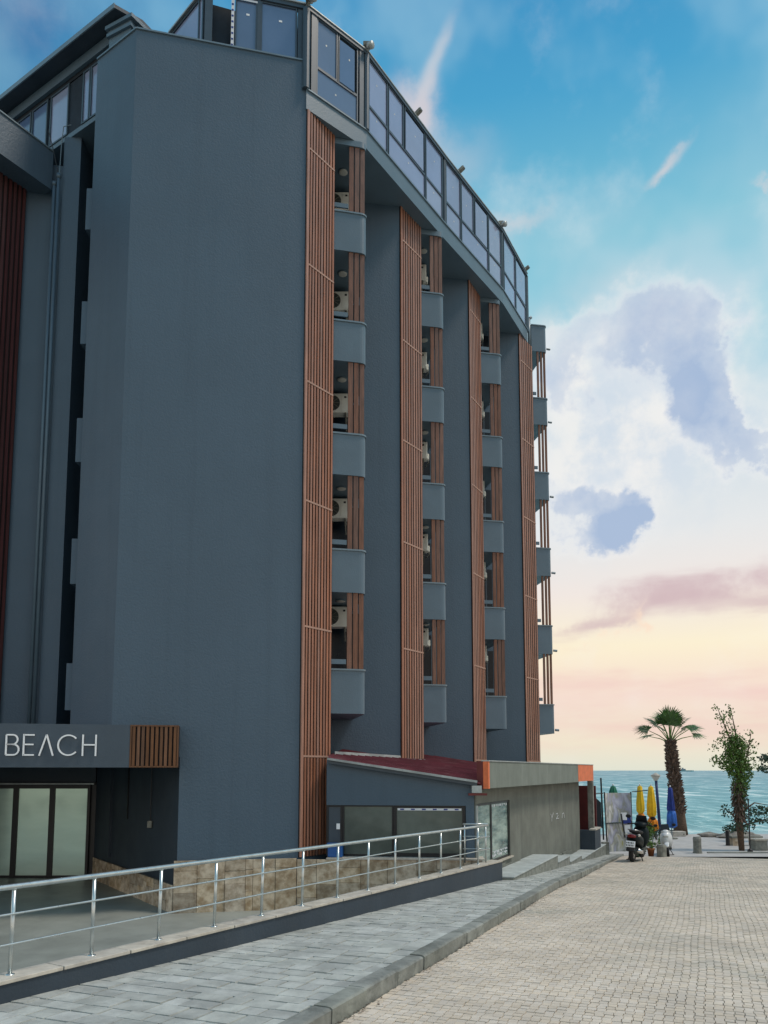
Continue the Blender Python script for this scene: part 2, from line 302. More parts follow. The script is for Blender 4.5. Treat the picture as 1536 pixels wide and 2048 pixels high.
# ------------------------------------------------------------------ object helpers
WL = {}
def tag(o, label=None, cat=None, group=None, kind=None):
    if label: o['label'] = label
    if cat: o['category'] = cat
    if group: o['group'] = group
    if kind: o['kind'] = kind
    return o
def thing(name, label, cat, loc=(0, 0, 0), group=None):
    o = bpy.data.objects.new(name, None); COL.objects.link(o); o.location = loc; o.empty_display_size = .2
    WL[o] = Vector(loc)
    return tag(o, label, cat, group)
class MB:
    def __init__(s): s.v = []; s.f = []; s.smooth = False
    def add(s, vs, fs):
        n = len(s.v); s.v += [tuple(x) for x in vs]; s.f += [tuple(i + n for i in f) for f in fs]; return s
    def box(s, x0, x1, y0, y1, z0, z1):
        return s.prism([(x0, y0), (x1, y0), (x1, y1), (x0, y1)], z0, z1)
    def prism(s, poly, z0, z1):
        n = len(poly)
        a = sum(poly[i][0] * poly[(i + 1) % n][1] - poly[(i + 1) % n][0] * poly[i][1] for i in range(n))
        if a < 0: poly = poly[::-1]
        vs = [(x, y, z0) for x, y in poly] + [(x, y, z1) for x, y in poly]
        return s.add(vs, [tuple(range(n))[::-1], tuple(range(n, 2 * n))] + [(i, (i + 1) % n, n + (i + 1) % n, n + i) for i in range(n)])
    def obox(s, p, q, d0, d1, z0, z1):
        """box along plan segment p->q; d0..d1 offset to the RIGHT of the walking direction (towards the viewer for left-to-right... use sign)"""
        dx, dy = q[0] - p[0], q[1] - p[1]; L = math.hypot(dx, dy); nx, ny = dy / L, -dx / L
        return s.prism([(p[0] + nx * d0, p[1] + ny * d0), (q[0] + nx * d0, q[1] + ny * d0), (q[0] + nx * d1, q[1] + ny * d1), (p[0] + nx * d1, p[1] + ny * d1)], z0, z1)
    def beam(s, a, b, wd, ht, up=(0, 0, 1)):
        a, b = Vector(a), Vector(b); d = (b - a).normalized(); u = Vector(up)
        if abs(d.dot(u)) > .98: u = Vector((0, 1, 0))
        r = d.cross(u).normalized() * wd / 2; u = r.cross(d).normalized() * ht / 2
        vs = [a - r - u, a + r - u, a + r + u, a - r + u, b - r - u, b + r - u, b + r + u, b - r + u]
        return s.add(vs, [(3, 2, 1, 0), (4, 5, 6, 7), (0, 1, 5, 4), (1, 2, 6, 5), (2, 3, 7, 6), (3, 0, 4, 7)])
    def tube(s, pts, r, n=8, caps=True, sq=None):
        pts = [Vector(p) for p in pts]; k = len(pts); rs = r if isinstance(r, (list, tuple)) else [r] * k
        rings = []; up = Vector((0, 0, 1))
        for i, p in enumerate(pts):
            d = (pts[min(i + 1, k - 1)] - pts[max(i - 1, 0)]).normalized()
            u = up if abs(d.dot(up)) < .95 else Vector((0, 1, 0))
            a = d.cross(u).normalized(); b = a.cross(d).normalized()
            rings.append([p + (a * math.cos(6.28318 * j / n) * (sq[i][0] if sq else rs[i]) + b * math.sin(6.28318 * j / n) * (sq[i][1] if sq else rs[i])) for j in range(n)])
        vs = [v for rr in rings for v in rr]; fs = []
        for i in range(k - 1):
            for j in range(n):
                fs.append((i * n + j, i * n + (j + 1) % n, (i + 1) * n + (j + 1) % n, (i + 1) * n + j))
        if caps: fs += [tuple(range(n))[::-1], tuple(range((k - 1) * n, k * n))]
        return s.add(vs, fs)
    def lathe(s, c, prof, n=16, fold=0, amp=0):
        vs = []; k = len(prof)
        for r, z in prof:
            for j in range(n):
                a = 6.28318 * j / n; rr = r * (1 + amp * math.cos(fold * a)) if fold else r
                vs.append((c[0] + rr * math.cos(a), c[1] + rr * math.sin(a), c[2] + z))
        fs = [(i * n + j, i * n + (j + 1) % n, (i + 1) * n + (j + 1) % n, (i + 1) * n + j) for i in range(k - 1) for j in range(n)]
        fs += [tuple(range(n))[::-1], tuple(range((k - 1) * n, k * n))]
        return s.add(vs, fs)
    def sphere(s, c, r, n=12, m=8, sc=(1, 1, 1)):
        prof = [(max(r * math.sin(math.pi * i / m), .0005), -r * math.cos(math.pi * i / m)) for i in range(m + 1)]
        q = MB().lathe((0, 0, 0), prof, n)
        return s.add([(c[0] + x * sc[0], c[1] + y * sc[1], c[2] + z * sc[2]) for x, y, z in q.v], q.f)
def build(name, mb, m, parent=None, at=None, mesh=None, smooth=False, bevel=0, label=None, kind=None):
    """link ONE mesh object. Mesh coordinates are world ones unless `at` is given (then local about `at`)."""
    pw = WL[parent] if parent is not None else Vector((0, 0, 0))
    if mesh is None:
        mesh = bpy.data.meshes.new(name)
        if at is None:
            off = pw; vs = [(x - off.x, y - off.y, z - off.z) for x, y, z in mb.v]
        else: vs = mb.v
        mesh.from_pydata(vs, [], mb.f); mesh.materials.append(m); mesh.update()
        if smooth: mesh.polygons.foreach_set('use_smooth', [True] * len(mesh.polygons))
    o = bpy.data.objects.new(name, mesh); COL.objects.link(o)
    if parent is not None: o.parent = parent
    if at is not None: o.location = Vector(at) - pw; WL[o] = Vector(at)
    else: WL[o] = pw.copy() if parent is not None else Vector((0, 0, 0))
    if bevel:
        b = o.modifiers.new('bevel', 'BEVEL'); b.width = bevel; b.segments = 2; b.limit_method = 'ANGLE'
    if label: o['label'] = label
    if kind: o['kind'] = kind
    return o
def struct(name, mb, m, **k):
    return tag(build(name, mb, m, **k), kind='structure')
def lerp(p, q, t): return tuple(a + (b - a) * t for a, b in zip(p, q))

# ------------------------------------------------------------------ ground heights
GP = [(-30, 1.2), (-5, 1.66), (0, 1.80), (6.5, 2.07), (17, 2.45), (22, 2.80), (25.6, 3.02), (28, 3.2), (31, 3.38), (33, 3.45), (90, 3.45)]
def g(y):
    for (a, b), (c, d) in zip(GP, GP[1:]):
        if y <= c: return -(b + (d - b) * (max(y, a) - a) / (c - a))
    return -3.45
def drop(y): return .15 if y < 20 else max(.03, .15 - .012 * (y - 20))
def road(y): return g(y) - drop(y)
K0 = (-.86, 5.92); KD = (.3904, .9207); KN = (.9207, -.3904)       # kerb line, street direction, and its right hand
def st2w(s_, t_): return (K0[0] + KD[0] * s_ + KN[0] * t_, K0[1] + KD[1] * s_ + KN[1] * t_)
WA, WB = (-3.5, 6.88), (2.68, 17.3)                                # foot of the ramp wall
WD = Vector((WB[0] - WA[0], WB[1] - WA[1])).normalized()

# base earth
mb = MB().add([(-300, -200, -4.2), (300, -200, -4.2), (300, 41.5, -4.2), (-300, 41.5, -4.2)], [(0, 1, 2, 3)]); struct('ground', mb, M['earth'])
# road bed
mb = MB(); ys = [-12 + i * 1.5 for i in range(35)]
def strip(mb, s0, s1, ds, ta, tb, zf):
    n = int((s1 - s0) / ds); pr = None
    for i in range(n + 1):
        s_ = s0 + ds * i
        row = []
        for t_ in (ta, tb):
            x, y = st2w(s_, t_); row.append((x, y, zf(y)))
        if pr: mb.add([pr[0], pr[1], row[1], row[0]], [(0, 1, 2, 3)])
        pr = row
strip(mb, -14, 26.8, .6, -.05, 15, lambda y: road(y) - .022)
roadbed = struct('road', mb, M['sand'])
mb = MB(); strip(mb, -14, 26.6, .6, 15, 26, lambda y: road(y) - .006)
struct('road', mb, M['far'])
# pavement bed
mb = MB()
for i in range(52):
    s0, s1 = -14 + i * .8, -13.2 + i * .8
    def row(s_):
        x, y = st2w(s_, -.04)
        k = (y - WA[1]) / (WB[1] - WA[1]); lx = WA[0] + (WB[0] - WA[0]) * k - .1
        if y > 17.3: lx = 2.0 + (y - 17.3) * .4705
        return (lx, y, g(y) - .018), (x, y, g(y) - .018)
    a, b = row(s0), row(s1)
    mb.add([a[0], a[1], b[1], b[0]], [(0, 1, 2, 3)])
pav = struct('pavement', mb, M['joint'])
# forecourt floor (lower than the street)
mb = MB(); mb.add([(-14, -8, -3.1), (-12.4, -8, -3.1), (2.4, 17.2, -3.1), (1, 18.2, -3.1), (-4, 18.2, -3.1), (-8, 24, -3.1), (-22, 24, -3.1), (-22, -8, -3.1)], [tuple(range(8))])
struct('forecourt', mb, M['forecourt'])
# promenade by the sea
mb = MB(); mb.add([(-60, 30.7, -3.455), (90, 30.7, -3.455), (90, 41.5, -3.455), (-60, 41.5, -3.455), (-60, 41.5, -5.6), (90, 41.5, -5.6)], [(0, 1, 2, 3), (3, 2, 5, 4)])
struct('promenade', mb, M['prom'])
# sea
mb = MB(); X = 40000
mb.add([(-X, 41, -5), (X, 41, -5), (X, X, -5), (-X, X, -5)], [(0, 1, 2, 3)])
struct('sea', mb, M['sea'])
# beyond-the-frame town ground on both sides is the earth sheet

# setts ------------------------------------------------------------
def frustum(mb, cs, top, base_z, ins):
    """cs: four plan corners, counter-clockwise"""
    cx = sum(c[0] for c in cs) / 4; cy = sum(c[1] for c in cs) / 4
    lo = [(x, y, base_z(x, y)) for x, y in cs]
    hi = [(x + (cx - x) * ins, y + (cy - y) * ins, top(x, y)) for x, y in cs]
    mb.add(lo + hi, [(4, 5, 6, 7)] + [(i, (i + 1) % 4, 4 + (i + 1) % 4, 4 + i) for i in range(4)])
PW, PL = .086, .095
cells = []
for i in range(int(29.6 / PL)):
    s_ = -3.2 + i * PL
    tmax = 4.2 + .30 * max(0, s_) + 1.2
    wob = .012 * math.sin(s_ * 1.7)
    for j in range(int(tmax / PW)):
        cells.append((s_, .02 + j * PW + wob + (PW / 2 if i % 2 else 0) * .25))
def near_key(c):
    x, y = st2w(*c)
    if y < 5.9 or abs(x / y) > .53: return 1e3 + y
    return y
cells.sort(key=near_key)
stuff = MB()
for n, (s_, t_) in enumerate(cells):
    dz = random.uniform(-.0025, .003); gx = .0035; jx = [random.uniform(-.004, .004) for _ in range(8)]
    cs = [st2w(s_ + jx[0], t_ + jx[1]), st2w(s_ + jx[2], t_ + PW - gx + jx[3]), st2w(s_ + PL - gx + jx[4], t_ + PW - gx + jx[5]), st2w(s_ + PL - gx + jx[6], t_ + jx[7])]
    cs = cs[::-1] if False else cs
    tl1, tl2 = random.uniform(-.015, .015), random.uniform(-.015, .015)
    mbx = stuff if n >= 300 else MB()
    cx, cy = cs[0]
    frustum(mbx, cs, lambda x, y: road(y) + dz + (x - cx) * tl1 + (y - cy) * tl2, lambda x, y: road(y) - .022, .05)
    if n < 300:
        o = build('sett', mbx, M['sett'], roadbed)
tag(build('sett', stuff, M['sett'], roadbed), kind='stuff')

# pavement stones ----------------------------------------------------
stones = []
s_ = -4.5
while s_ < 27.2:
    dl = random.choice([.20, .23, .26, .29])
    t_ = -.19
    off = random.uniform(0, .2)
    first = True
    t_lim = -.19
    while t_lim > -4.4:
        x, y = st2w(s_ + dl / 2, t_lim)
        k = (y - WA[1]) / (WB[1] - WA[1]); lx = WA[0] + (WB[0] - WA[0]) * k
        if y > 17.3: lx = 2.60 + (y - 17.3) * .435
        if x < lx - .04: break
        t_lim -= .02
    while t_ > t_lim + .03:
        wd = random.uniform(.18, .38)
        if first: wd = random.uniform(.12, .3); first = False
        wd = min(wd, t_ - t_lim)
        if t_ - wd - t_lim < .09: wd = t_ - t_lim
        stones.append((s_, t_, dl, wd)); t_ -= wd
    s_ += dl
stones.sort(key=lambda c: near_key((c[0], c[1])))
stuff = MB()
for n, (s_, t_, dl, wd) in enumerate(stones):
    dz = random.uniform(-.004, .004); j = lambda: random.uniform(-.008, .008)
    cs = [st2w(s_ + j(), t_ - wd + .007 + j()), st2w(s_ + j(), t_ + j()), st2w(s_ + dl - .009 + j(), t_ + j()), st2w(s_ + dl - .009 + j(), t_ - wd + .009 + j())]
    mbx = stuff if n >= 300 else MB(); cx, cy = cs[0]; a, b = random.uniform(-.008, .008), random.uniform(-.008, .008)
    frustum(mbx, cs, lambda x, y: g(y) + dz + (x - cx) * a + (y - cy) * b, lambda x, y: g(y) - .02, .035)
    if n < 300: build('paving_stone', mbx, M['slab'], pav)
tag(build('paving_stone', stuff, M['slab'], pav), kind='stuff')

# kerb ----------------------------------------------------------------
kr = tag(bpy.data.objects.new('kerb', None), kind='structure'); COL.objects.link(kr); WL[kr] = Vector((0, 0, 0))
s_ = -8.0
while s_ < 26.6:
    L = random.uniform(.72, .9); mb = MB(); e = random.uniform(-.008, .008); h = random.uniform(-.008, .008)
    prof = [(-.17, -.3), (.0, -.3), (.015, -.02), (-.005, -.004), (-.03, 0), (-.17, .002)]
    rows = []
    for q in (s_, s_ + L / 2, s_ + L - .008):
        r_ = []
        for t_, z in prof:
            x, y = st2w(q, t_ + e); r_.append((x, y, g(y) + .012 + h + (z if z > -.2 else -.45) - (0 if z > -.2 else 0)))
        rows.append(r_)
    vs = [v for r_ in rows for v in r_]; n = 6
    fs = [(i * n + j, i * n + (j + 1) % n, (i + 1) * n + (j + 1) % n, (i + 1) * n + j) for i in range(2) for j in range(n)] + [tuple(range(n))[::-1], tuple(range(12, 18))]
    build('kerb_stone', mb.add(vs, fs), M['kerb'], kr, smooth=False)
    s_ += L

# dirt and fallen bits gathered along the kerb foot
mb = MB(); rr = random.Random(77)
for _ in range(900):
    s_ = rr.uniform(-2, 22); t_ = abs(rr.gauss(0, .05)) + .015
    if math.sin(s_ * 2.1) + math.sin(s_ * .9 + 1) < -.2 and rr.random() < .8: continue
    if rr.random() < .05: t_ = rr.uniform(0, 4)
    x, y = st2w(s_, t_); z = road(y) + .006; a = rr.uniform(0, 6.28); L_ = rr.uniform(.006, .022)
    c_, d_ = math.cos(a) * L_, math.sin(a) * L_
    mb.add([(x - c_, y - d_, z), (x + d_ * .5, y - c_ * .5, z + .004), (x + c_, y + d_, z + .002), (x - d_ * .5, y + c_ * .5, z + .006)], [(0, 1, 2, 3)])
tag(build('fallen_leaves', mb, M['bark']), 'scattered brown bits and dry leaves along the foot of the kerb', 'litter', kind='stuff')

# ------------------------------------------------------------------ ramp wall
rw = thing('parapet_wall', 'low navy painted wall with cream coping stones below the steel railing, beside the pavement', 'wall', (WA[0], WA[1], g(WA[1])))
A0 = (WA[0] - WD.x * 9, WA[1] - WD.y * 9); A1 = WB
def capz(y): return -1.885 - .0135 * (y - 6.88)
def wallseg(mb, p, q, d0, d1, zb, zt):
    dx, dy = q[0] - p[0], q[1] - p[1]; L = math.hypot(dx, dy); nx, ny = dy / L, -dx / L
    c = [(p[0] + nx * d0, p[1] + ny * d0), (q[0] + nx * d0, q[1] + ny * d0), (q[0] + nx * d1, q[1] + ny * d1), (p[0] + nx * d1, p[1] + ny * d1)]
    zb_ = [zb(p[1]), zb(q[1]), zb(q[1]), zb(p[1])]; zt_ = [zt(p[1]), zt(q[1]), zt(q[1]), zt(p[1])]
    vs = [(x, y, z) for (x, y), z in zip(c, zb_)] + [(x, y, z) for (x, y), z in zip(c, zt_)]
    mb.add(vs, [(0, 1, 2, 3), (7, 6, 5, 4), (0, 4, 5, 1), (1, 5, 6, 2), (2, 6, 7, 3), (3, 7, 4, 0)])
mb = MB()
wallseg(mb, A0, A1, 0, -.2, lambda y: min(-3.4, g(y) - .4), lambda y: capz(y) - .035)
build('wall', mb, M['navy'], rw)
n = 26
for i in range(n):
    p, q = lerp(A0, A1, i / n), lerp(A0, A1, (i + 1) / n - .0005 * 1.2)
    mb = MB(); h = random.uniform(-.002, .003)
    wallseg(mb, p, q, .022 + random.uniform(-.003, .004), -.26, lambda y: capz(y) - .035, lambda y: capz(y) + h)
    build('coping_stone', mb, M['cream'], rw, bevel=.006)

# ------------------------------------------------------------------ steel railing
rl = thing('steel_railing', 'brushed steel railing with round handrail and two thin bars along the sloping wall', 'railing', (-3.476, 7.188, capz(7.2)))
posts = [(-3.476 + (2.03 + 3.476) * i / 12, 7.188 + (16.46 - 7.188) * i / 12) for i in range(-4, 13)]
RN = (WD.y, -WD.x)
for i, (x, y) in enumerate(posts):
    lean = .02 if 6 <= i <= 11 else .006
    mb = MB().tube([(x, y, capz(y) - .005), (x + WD.x * lean, y + WD.y * lean, capz(y) + .775)], .019, 10)
    mb.lathe((x, y, capz(y)), [(.045, 0), (.045, .008), (.02, .014)], 12)
    mb.sphere((x + WD.x * lean, y + WD.y * lean, capz(y) + .785), .024, 8, 6)
    build('post', mb, M['steel'], rl, smooth=True)
a, b = posts[0], posts[-1]
e = (b[0] + WD.x * .55, b[1] + WD.y * .55)
def rp(p, h): return (p[0], p[1], capz(p[1]) + h)
k = 18
build('handrail', MB().tube([rp(lerp(a, e, i / k), .805) for i in range(k + 1)], .027, 12), M['steel'], rl, smooth=True)
for h in (.56, .285):
    mb = MB().tube([(p[0] + RN[0] * .028, p[1] + RN[1] * .028, p[2]) for p in [rp(lerp(a, e, i / k), h + random.uniform(-.002, .002)) for i in range(k + 1)]], .011, 8)
    mb.sphere((e[0] + RN[0] * .028, e[1] + RN[1] * .028, capz(e[1]) + h), .018, 8, 6)
    build('rail', mb, M['steel'], rl, smooth=True)
x, y = e[0] - WD.x * .12, e[1] - WD.y * .12
build('post', MB().tube([(x, y, capz(y)), (x, y, capz(y) + .79)], .019, 10), M['steel'], rl, smooth=True)
# short return of the railing towards the annex
c = (e[0] - .55, e[1] + .05)
for h, r_ in ((.83, .02), (.56, .01), (.285, .01)):
    build('rail', MB().tube([(e[0], e[1], capz(17) + h), (c[0], c[1], capz(17) + h)], r_, 8), M['steel'], rl, smooth=True)
build('post', MB().tube([(c[0] + .04, c[1], capz(17) - .02), (c[0] + .04, c[1], capz(17) + .82)], .019, 10), M['steel'], rl, smooth=True)

# ------------------------------------------------------------------ hotel
H = thing('hotel_building', 'tall slate blue hotel with stepped balconies, brown slat strips and glazed roof floor', 'building', (-2, 18, -3.1))
ZS, ZF, ZR = 16.57, 17.08, 19.36
strips = [((-1.96, 17.35), (-1.32, 18.15)), ((.45, 20.6), (1.11, 21.5)), ((2.83, 23.93), (3.35, 24.85)), ((5.10, 27.08), (5.79, 28.0))]
fr = [(-.453, 18.33), (1.84, 21.63), (4.13, 24.98), (6.42, 28.1)]
cb = [(-1.6, 20.29), (.85, 23.63), (3.05, 26.77)]
def wallface(name, p, q, prof, th=.28, m=None, **k):
    """vertical wall from plan point p to q, outline prof = [(t, z)...] as seen from outside, p left"""
    dx, dy = q[0] - p[0], q[1] - p[1]; L = math.hypot(dx, dy); nx, ny = -dy / L * th, dx / L * th
    n = len(prof)
    f_ = [(p[0] + dx * t, p[1] + dy * t, z) for t, z in prof]; b_ = [(x + nx, y + ny, z) for x, y, z in f_]
    mb = MB().add(f_ + b_, [tuple(range(n)), tuple(range(n, 2 * n))[::-1]] + [((i + 1) % n, i, n + i, n + (i + 1) % n) for i in range(n)])
    return build(name, mb, m or M['stucco'], H, **k)
M0, M1, MQ = (-1.96, 17.35), (-6.0, 16.5), (-4.56, 16.803)
tq = (M1[0] - MQ[0]) / (M1[0] - M0[0])
wallface('wall', M1, M0, [(0, .3), (tq, .3), (tq, -3.12), (1, -3.12), (1, 17.9), (0, 17.9)])
M2 = (-7.25, 17.3)
wallface('wall', M2, M1, [(0, .3), (1, .3), (1, 17.9), (0, 17.9)])
wallface('wall', (-6.9, 19.6), (-7.25, 17.32), [(0, .3), (1, .3), (1, 17.9), (0, 17.9)], th=.2)
wallface('wall', (-8.1, 19.8), (-6.9, 19.6), [(0, .3), (1, .3), (1, 16.9), (0, 16.9)], m=M['navy'])
wallface('wall', (-8.55, 18.5), (-8.1, 18.5), [(0, .3), (1, .3), (1, 16.88), (0, 16.88)], th=1.3)
wallface('wall', (-9.75, 18.62), (-8.62, 18.82), [(0, .3), (1, .3), (1, 16.3), (0, 16.3)])
wallface('wall', (-8.64, 18.9), (-8.56, 18.52), [(0, .3), (1, .3), (1, 16.9), (0, 16.9)], th=.3)
wallface('wall', (-13.5, 17.6), (-10.2, 17.6), [(0, .3), (1, .3), (1, 16.3), (0, 16.3)])
# copings on the parapet
mb = MB(); mb.obox(M1, M0, .03, -.3, 17.9, 17.94); build('coping', mb, M['coping'], H)
mb = MB(); mb.obox(M2, M1, .03, -.3, 17.902, 17.942); build('coping', mb, M['coping'], H)
# sawtooth walls on the street side
for i, (a, b) in enumerate(strips):
    wallface('wall', a, b, [(0, -3.3), (1, -3.3), (1, ZS), (0, ZS)], th=.2)
    if i < 3:
        nx = strips[i + 1][0]
        wallface('wall', b, cb[i], [(0, -3.3), (1, -3.3), (1, ZS), (0, ZS)], th=.2)
        wallface('wall', cb[i], nx, [(0, -3.3), (1, -3.3), (1, ZS), (0, ZS)], th=.2)
wallface('wall', (5.79, 28.0), (5.72, 29.9), [(0, -3.6), (1, -3.6), (1, ZS), (0, ZS)], th=.25)
wallface('wall', (5.7, 29.9), (-3, 36), [(0, -3.6), (1, -3.6), (1, ZS), (0, ZS)], th=.25)
wallface('wall', (-3, 36), (-13.5, 28), [(0, -3.6), (1, -3.6), (1, 17), (0, 17)], th=.25)
wallface('wall', (-13.5, 28), (-13.5, 17.6), [(0, -3.6), (1, -3.6), (1, 16.3), (0, 16.3)], th=.25)
# roof slab with the faceted fascia
P = [(-1.955, 17.30), (-.469, 18.525), (1.913, 21.98), (4.244, 25.22), (5.584, 27.67)]
mb = MB().prism(P + [(5.9, 29.9), (-3, 36), (-8, 30), (-6.9, 19.7), (-6, 17.0), (-2.1, 17.55)], ZS, ZF)
build('roof_slab', mb, M['stucco2'], H)
mb = MB()
for i in range(4): mb.obox(P[i], P[i + 1], .035, -.02, ZF + .003, ZF + .035)
build('coping', mb, M['coping'], H)
mb = MB().prism([(-2.2, 17.75), (-.75, 18.75), (1.6, 22.15), (3.95, 25.4), (5.25, 27.7), (5.6, 29.5), (-3, 35), (-7.5, 30), (-6.5, 18.9), (-5.4, 18.2), (-4.4, 17.1)], ZF + .01, ZR - .1)
build('roof_room', mb, M['dark'], H)

# slat strips
TIES = [.33, 3.38, 6.43, 9.42, 12.45, 15.55]
def slatted(a, b, z0, z1, n, parent, m_s, m_b, ties, wf=.57, name='slat_panel', dp=.03):
    a, b = Vector(a), Vector(b); d = b - a; L = d.length; d.normalize()
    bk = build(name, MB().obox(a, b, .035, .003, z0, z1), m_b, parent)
    pitch = L / n; wd = pitch * wf
    o0 = MB().obox(a, a + d * (pitch * .75), .036 + dp + .012, .036, z0, z1)
    build('slat', o0, m_s, bk)
    base = None
    for i in range(1, n):
        p = a + d * (pitch * (i + .5 - wf / 2)); q = p + d * wd
        c_ = (p + q) / 2
        if base is None:
            l0 = MB().obox((-d.x * wd / 2, -d.y * wd / 2), (d.x * wd / 2, d.y * wd / 2), .036 + dp, .036, z0, z1)
            ob = build('slat', l0, m_s, bk, at=(c_.x, c_.y, 0)); base = ob.data
        else: build('slat', None, m_s, bk, at=(c_.x, c_.y, 0), mesh=base)
    for z in ties:
        if z0 < z < z1: build('tie_bar', MB().obox(a + d * .08, b - d * .02, .036 + dp + .010, .0365 + dp, z - .022, z + .022), M['tie'], bk)
    return bk
zb = [-1.96, .33, .27, -.3]
for i, (a, b) in enumerate(strips):
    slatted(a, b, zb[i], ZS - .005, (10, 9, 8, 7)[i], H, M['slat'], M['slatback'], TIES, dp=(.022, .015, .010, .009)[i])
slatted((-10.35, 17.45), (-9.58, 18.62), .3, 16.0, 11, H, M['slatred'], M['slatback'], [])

# balconies
def arc_path(f0, f1, b1, rad, n=6):
    f0, f1, b1 = Vector(f0), Vector(f1), Vector(b1)
    u = (f0 - f1).normalized(); v = (b1 - f1).normalized()
    p, q = f1 + u * rad, f1 + v * rad
    pts = [f0]
    for i in range(n + 1):
        t = i / n; pts.append(p * (1 - t) ** 2 + f1 * 2 * t * (1 - t) + q * t * t)
    return pts + [b1]
def thick(pts, d):
    out = []
    for i, p in enumerate(pts):
        t = (pts[min(i + 1, len(pts) - 1)] - pts[max(i - 1, 0)]).normalized()
        out.append(p + Vector((-t.y, t.x)) * d)
    return out
def ribbon(pts, d0, d1, z0, z1):
    a, b = thick(pts, d0), thick(pts, d1); n = len(pts)
    vs = [(p.x, p.y, z) for z in (z0, z1) for L_ in (a, b) for p in L_]
    A_, B_, C_, D_ = 0, n, 2 * n, 3 * n; fs = []
    for i in range(n - 1):
        fs += [(A_ + i, A_ + i + 1, C_ + i + 1, C_ + i), (B_ + i + 1, B_ + i, D_ + i, D_ + i + 1), (C_ + i, C_ + i + 1, D_ + i + 1, D_ + i), (A_ + i + 1, A_ + i, B_ + i, B_ + i + 1)]
    fs += [(A_, C_, D_, B_), (A_ + n - 1, B_ + n - 1, D_ + n - 1, C_ + n - 1)]
    return MB().add(vs, fs)
balc = []
for ci in range(4):
    f0, f1 = Vector(strips[ci][1]), Vector(fr[ci])
    dirx = (f1 - f0).normalized()
    f0 = f0 + dirx * .012
    bk = Vector((-.19, .98)).normalized()
    if ci < 3: dep = (cb[ci][1] + (f1.x - cb[ci][0]) * .15 - f1.y) / .98 - .02
    else: dep = 1.62
    b1 = f1 + bk * dep
    o = f0.copy()
    loc = lambda v: v - o
    path = arc_path(loc(f0), loc(f1), loc(b1), .17 if ci < 3 else .12)
    wall_me = cap_me = None
    levels = list(range(5)) if ci < 3 else list(range(6))
    in0 = loc(f0 + bk * (dep - .02))
    slabp = [(p.x, p.y) for p in thick(path, .05)] + [(in0.x, in0.y)]
    meshes = {}
    for k in levels:
        at = (o.x, o.y, 1.38 + 3.01 * k)
        if not meshes:
            body = ribbon(path, 0, .12, 0, 1.06); body.prism(slabp, .004, .2)
            ob = build('balcony', body, M['stucco2'], H, at=at); meshes['b'] = ob.data
        else: ob = build('balcony', None, None, H, at=at, mesh=meshes['b'])
        if 'c' not in meshes:
            oc = build('balcony_cap', ribbon(path, -.028, .15, 1.06, 1.10), M['coping'], ob, at=at); meshes['c'] = oc.data
        else: build('balcony_cap', None, None, ob, at=at, mesh=meshes['c'])
        top = 3.01 if not (ci < 3 and k == 4) else (16.40 - at[2])
        Lf = (f1 - f0).length
        if ci == 3 and k == 5: top = None
        if top:
            pw_, gp = (.118, .032) if ci == 0 else ((.108, .03) if ci < 3 else (.078, .062))
            xend = Lf - .045
            key = 'p%d' % (k == 4 and ci < 3)
            for j in range(3):
                x1 = xend - j * (pw_ + gp); x0 = x1 - pw_
                pa, pb = dirx * x0, dirx * x1
                if ci == 3: pa, pb = pa, pb
                kk = key + str(j)
                if kk not in meshes:
                    inw = -.03 - (.03 if j == 0 else 0)
                    mbp = MB().obox(pa, pb, inw, inw - .05, 1.101, top)
                    op = build('plank', mbp, M['plank'], ob, at=at); meshes[kk] = op.data
                else: build('plank', None, None, ob, at=at, mesh=meshes[kk])
            x0 = xend - 3 * (pw_ + gp)
            if 'r' not in meshes:
                mbr = MB().obox(dirx * .0, dirx * (x0 + .01), -.03, -.07, 1.22, 1.34)
                ora = build('crossbar', mbr, M['stucco2'], ob, at=at); meshes['r'] = ora.data
            else: build('crossbar', None, None, ob, at=at, mesh=meshes['r'])
        if ci == 3:
            if 's' not in meshes:
                sp_ = MB().tube([tuple(loc(f1)) + (.13,), tuple(loc(f1) + dirx * .14) + (.12,)], .045, 8)
                os_ = build('drain_spout', sp_, M['coping'], ob, at=at); meshes['s'] = os_.data
            else: build('drain_spout', None, None, ob, at=at, mesh=meshes['s'])
    if ci < 3:
        slab = MB().prism([(p.x, p.y) for p in path] + [(in0.x, in0.y)], 0, .16)
        build('balcony_canopy', slab, M['stucco2'], H, at=(o.x, o.y, 16.40))
    balc.append((f0, f1, dirx, bk, dep))
# dark door-like panels added on the balcony walls to deepen the recess shade
for ci in range(3):
    b_, c_ = Vector(strips[ci][1]), Vector(cb[ci]); xr = fr[ci][0] - .18
    q1 = Vector((c_.x + .02, c_.y - .0)); q2 = Vector((xr, c_.y + (xr - c_.x) * .15))
    u_ = (c_ - b_).normalized()
    for k in range(5):
        z = 1.585 + 3.01 * k
        d1 = build('balcony_shade_panel', MB().obox(q1, q2, .035, .004, z, z + 2.72), M['bshade'], H)
        build('shade_panel_bar', MB().obox(q1 + Vector((.62, .09)), q1 + Vector((.67, .097)), .055, .036, z, z + 2.72), M['frame'], d1)
        build('balcony_shade_panel', MB().obox(b_ + u_ * .25, c_ - u_ * .05, .03, .004, z, z + 2.72), M['bshade'], H)
# recess balconies beside the chamfered wall
for k in range(5):
    build('balcony', MB().box(-7.44, -7.2, 17.42, 18.6, 1.4 + 3.0 * k, 2.5 + 3.0 * k), M['stucco'], H)

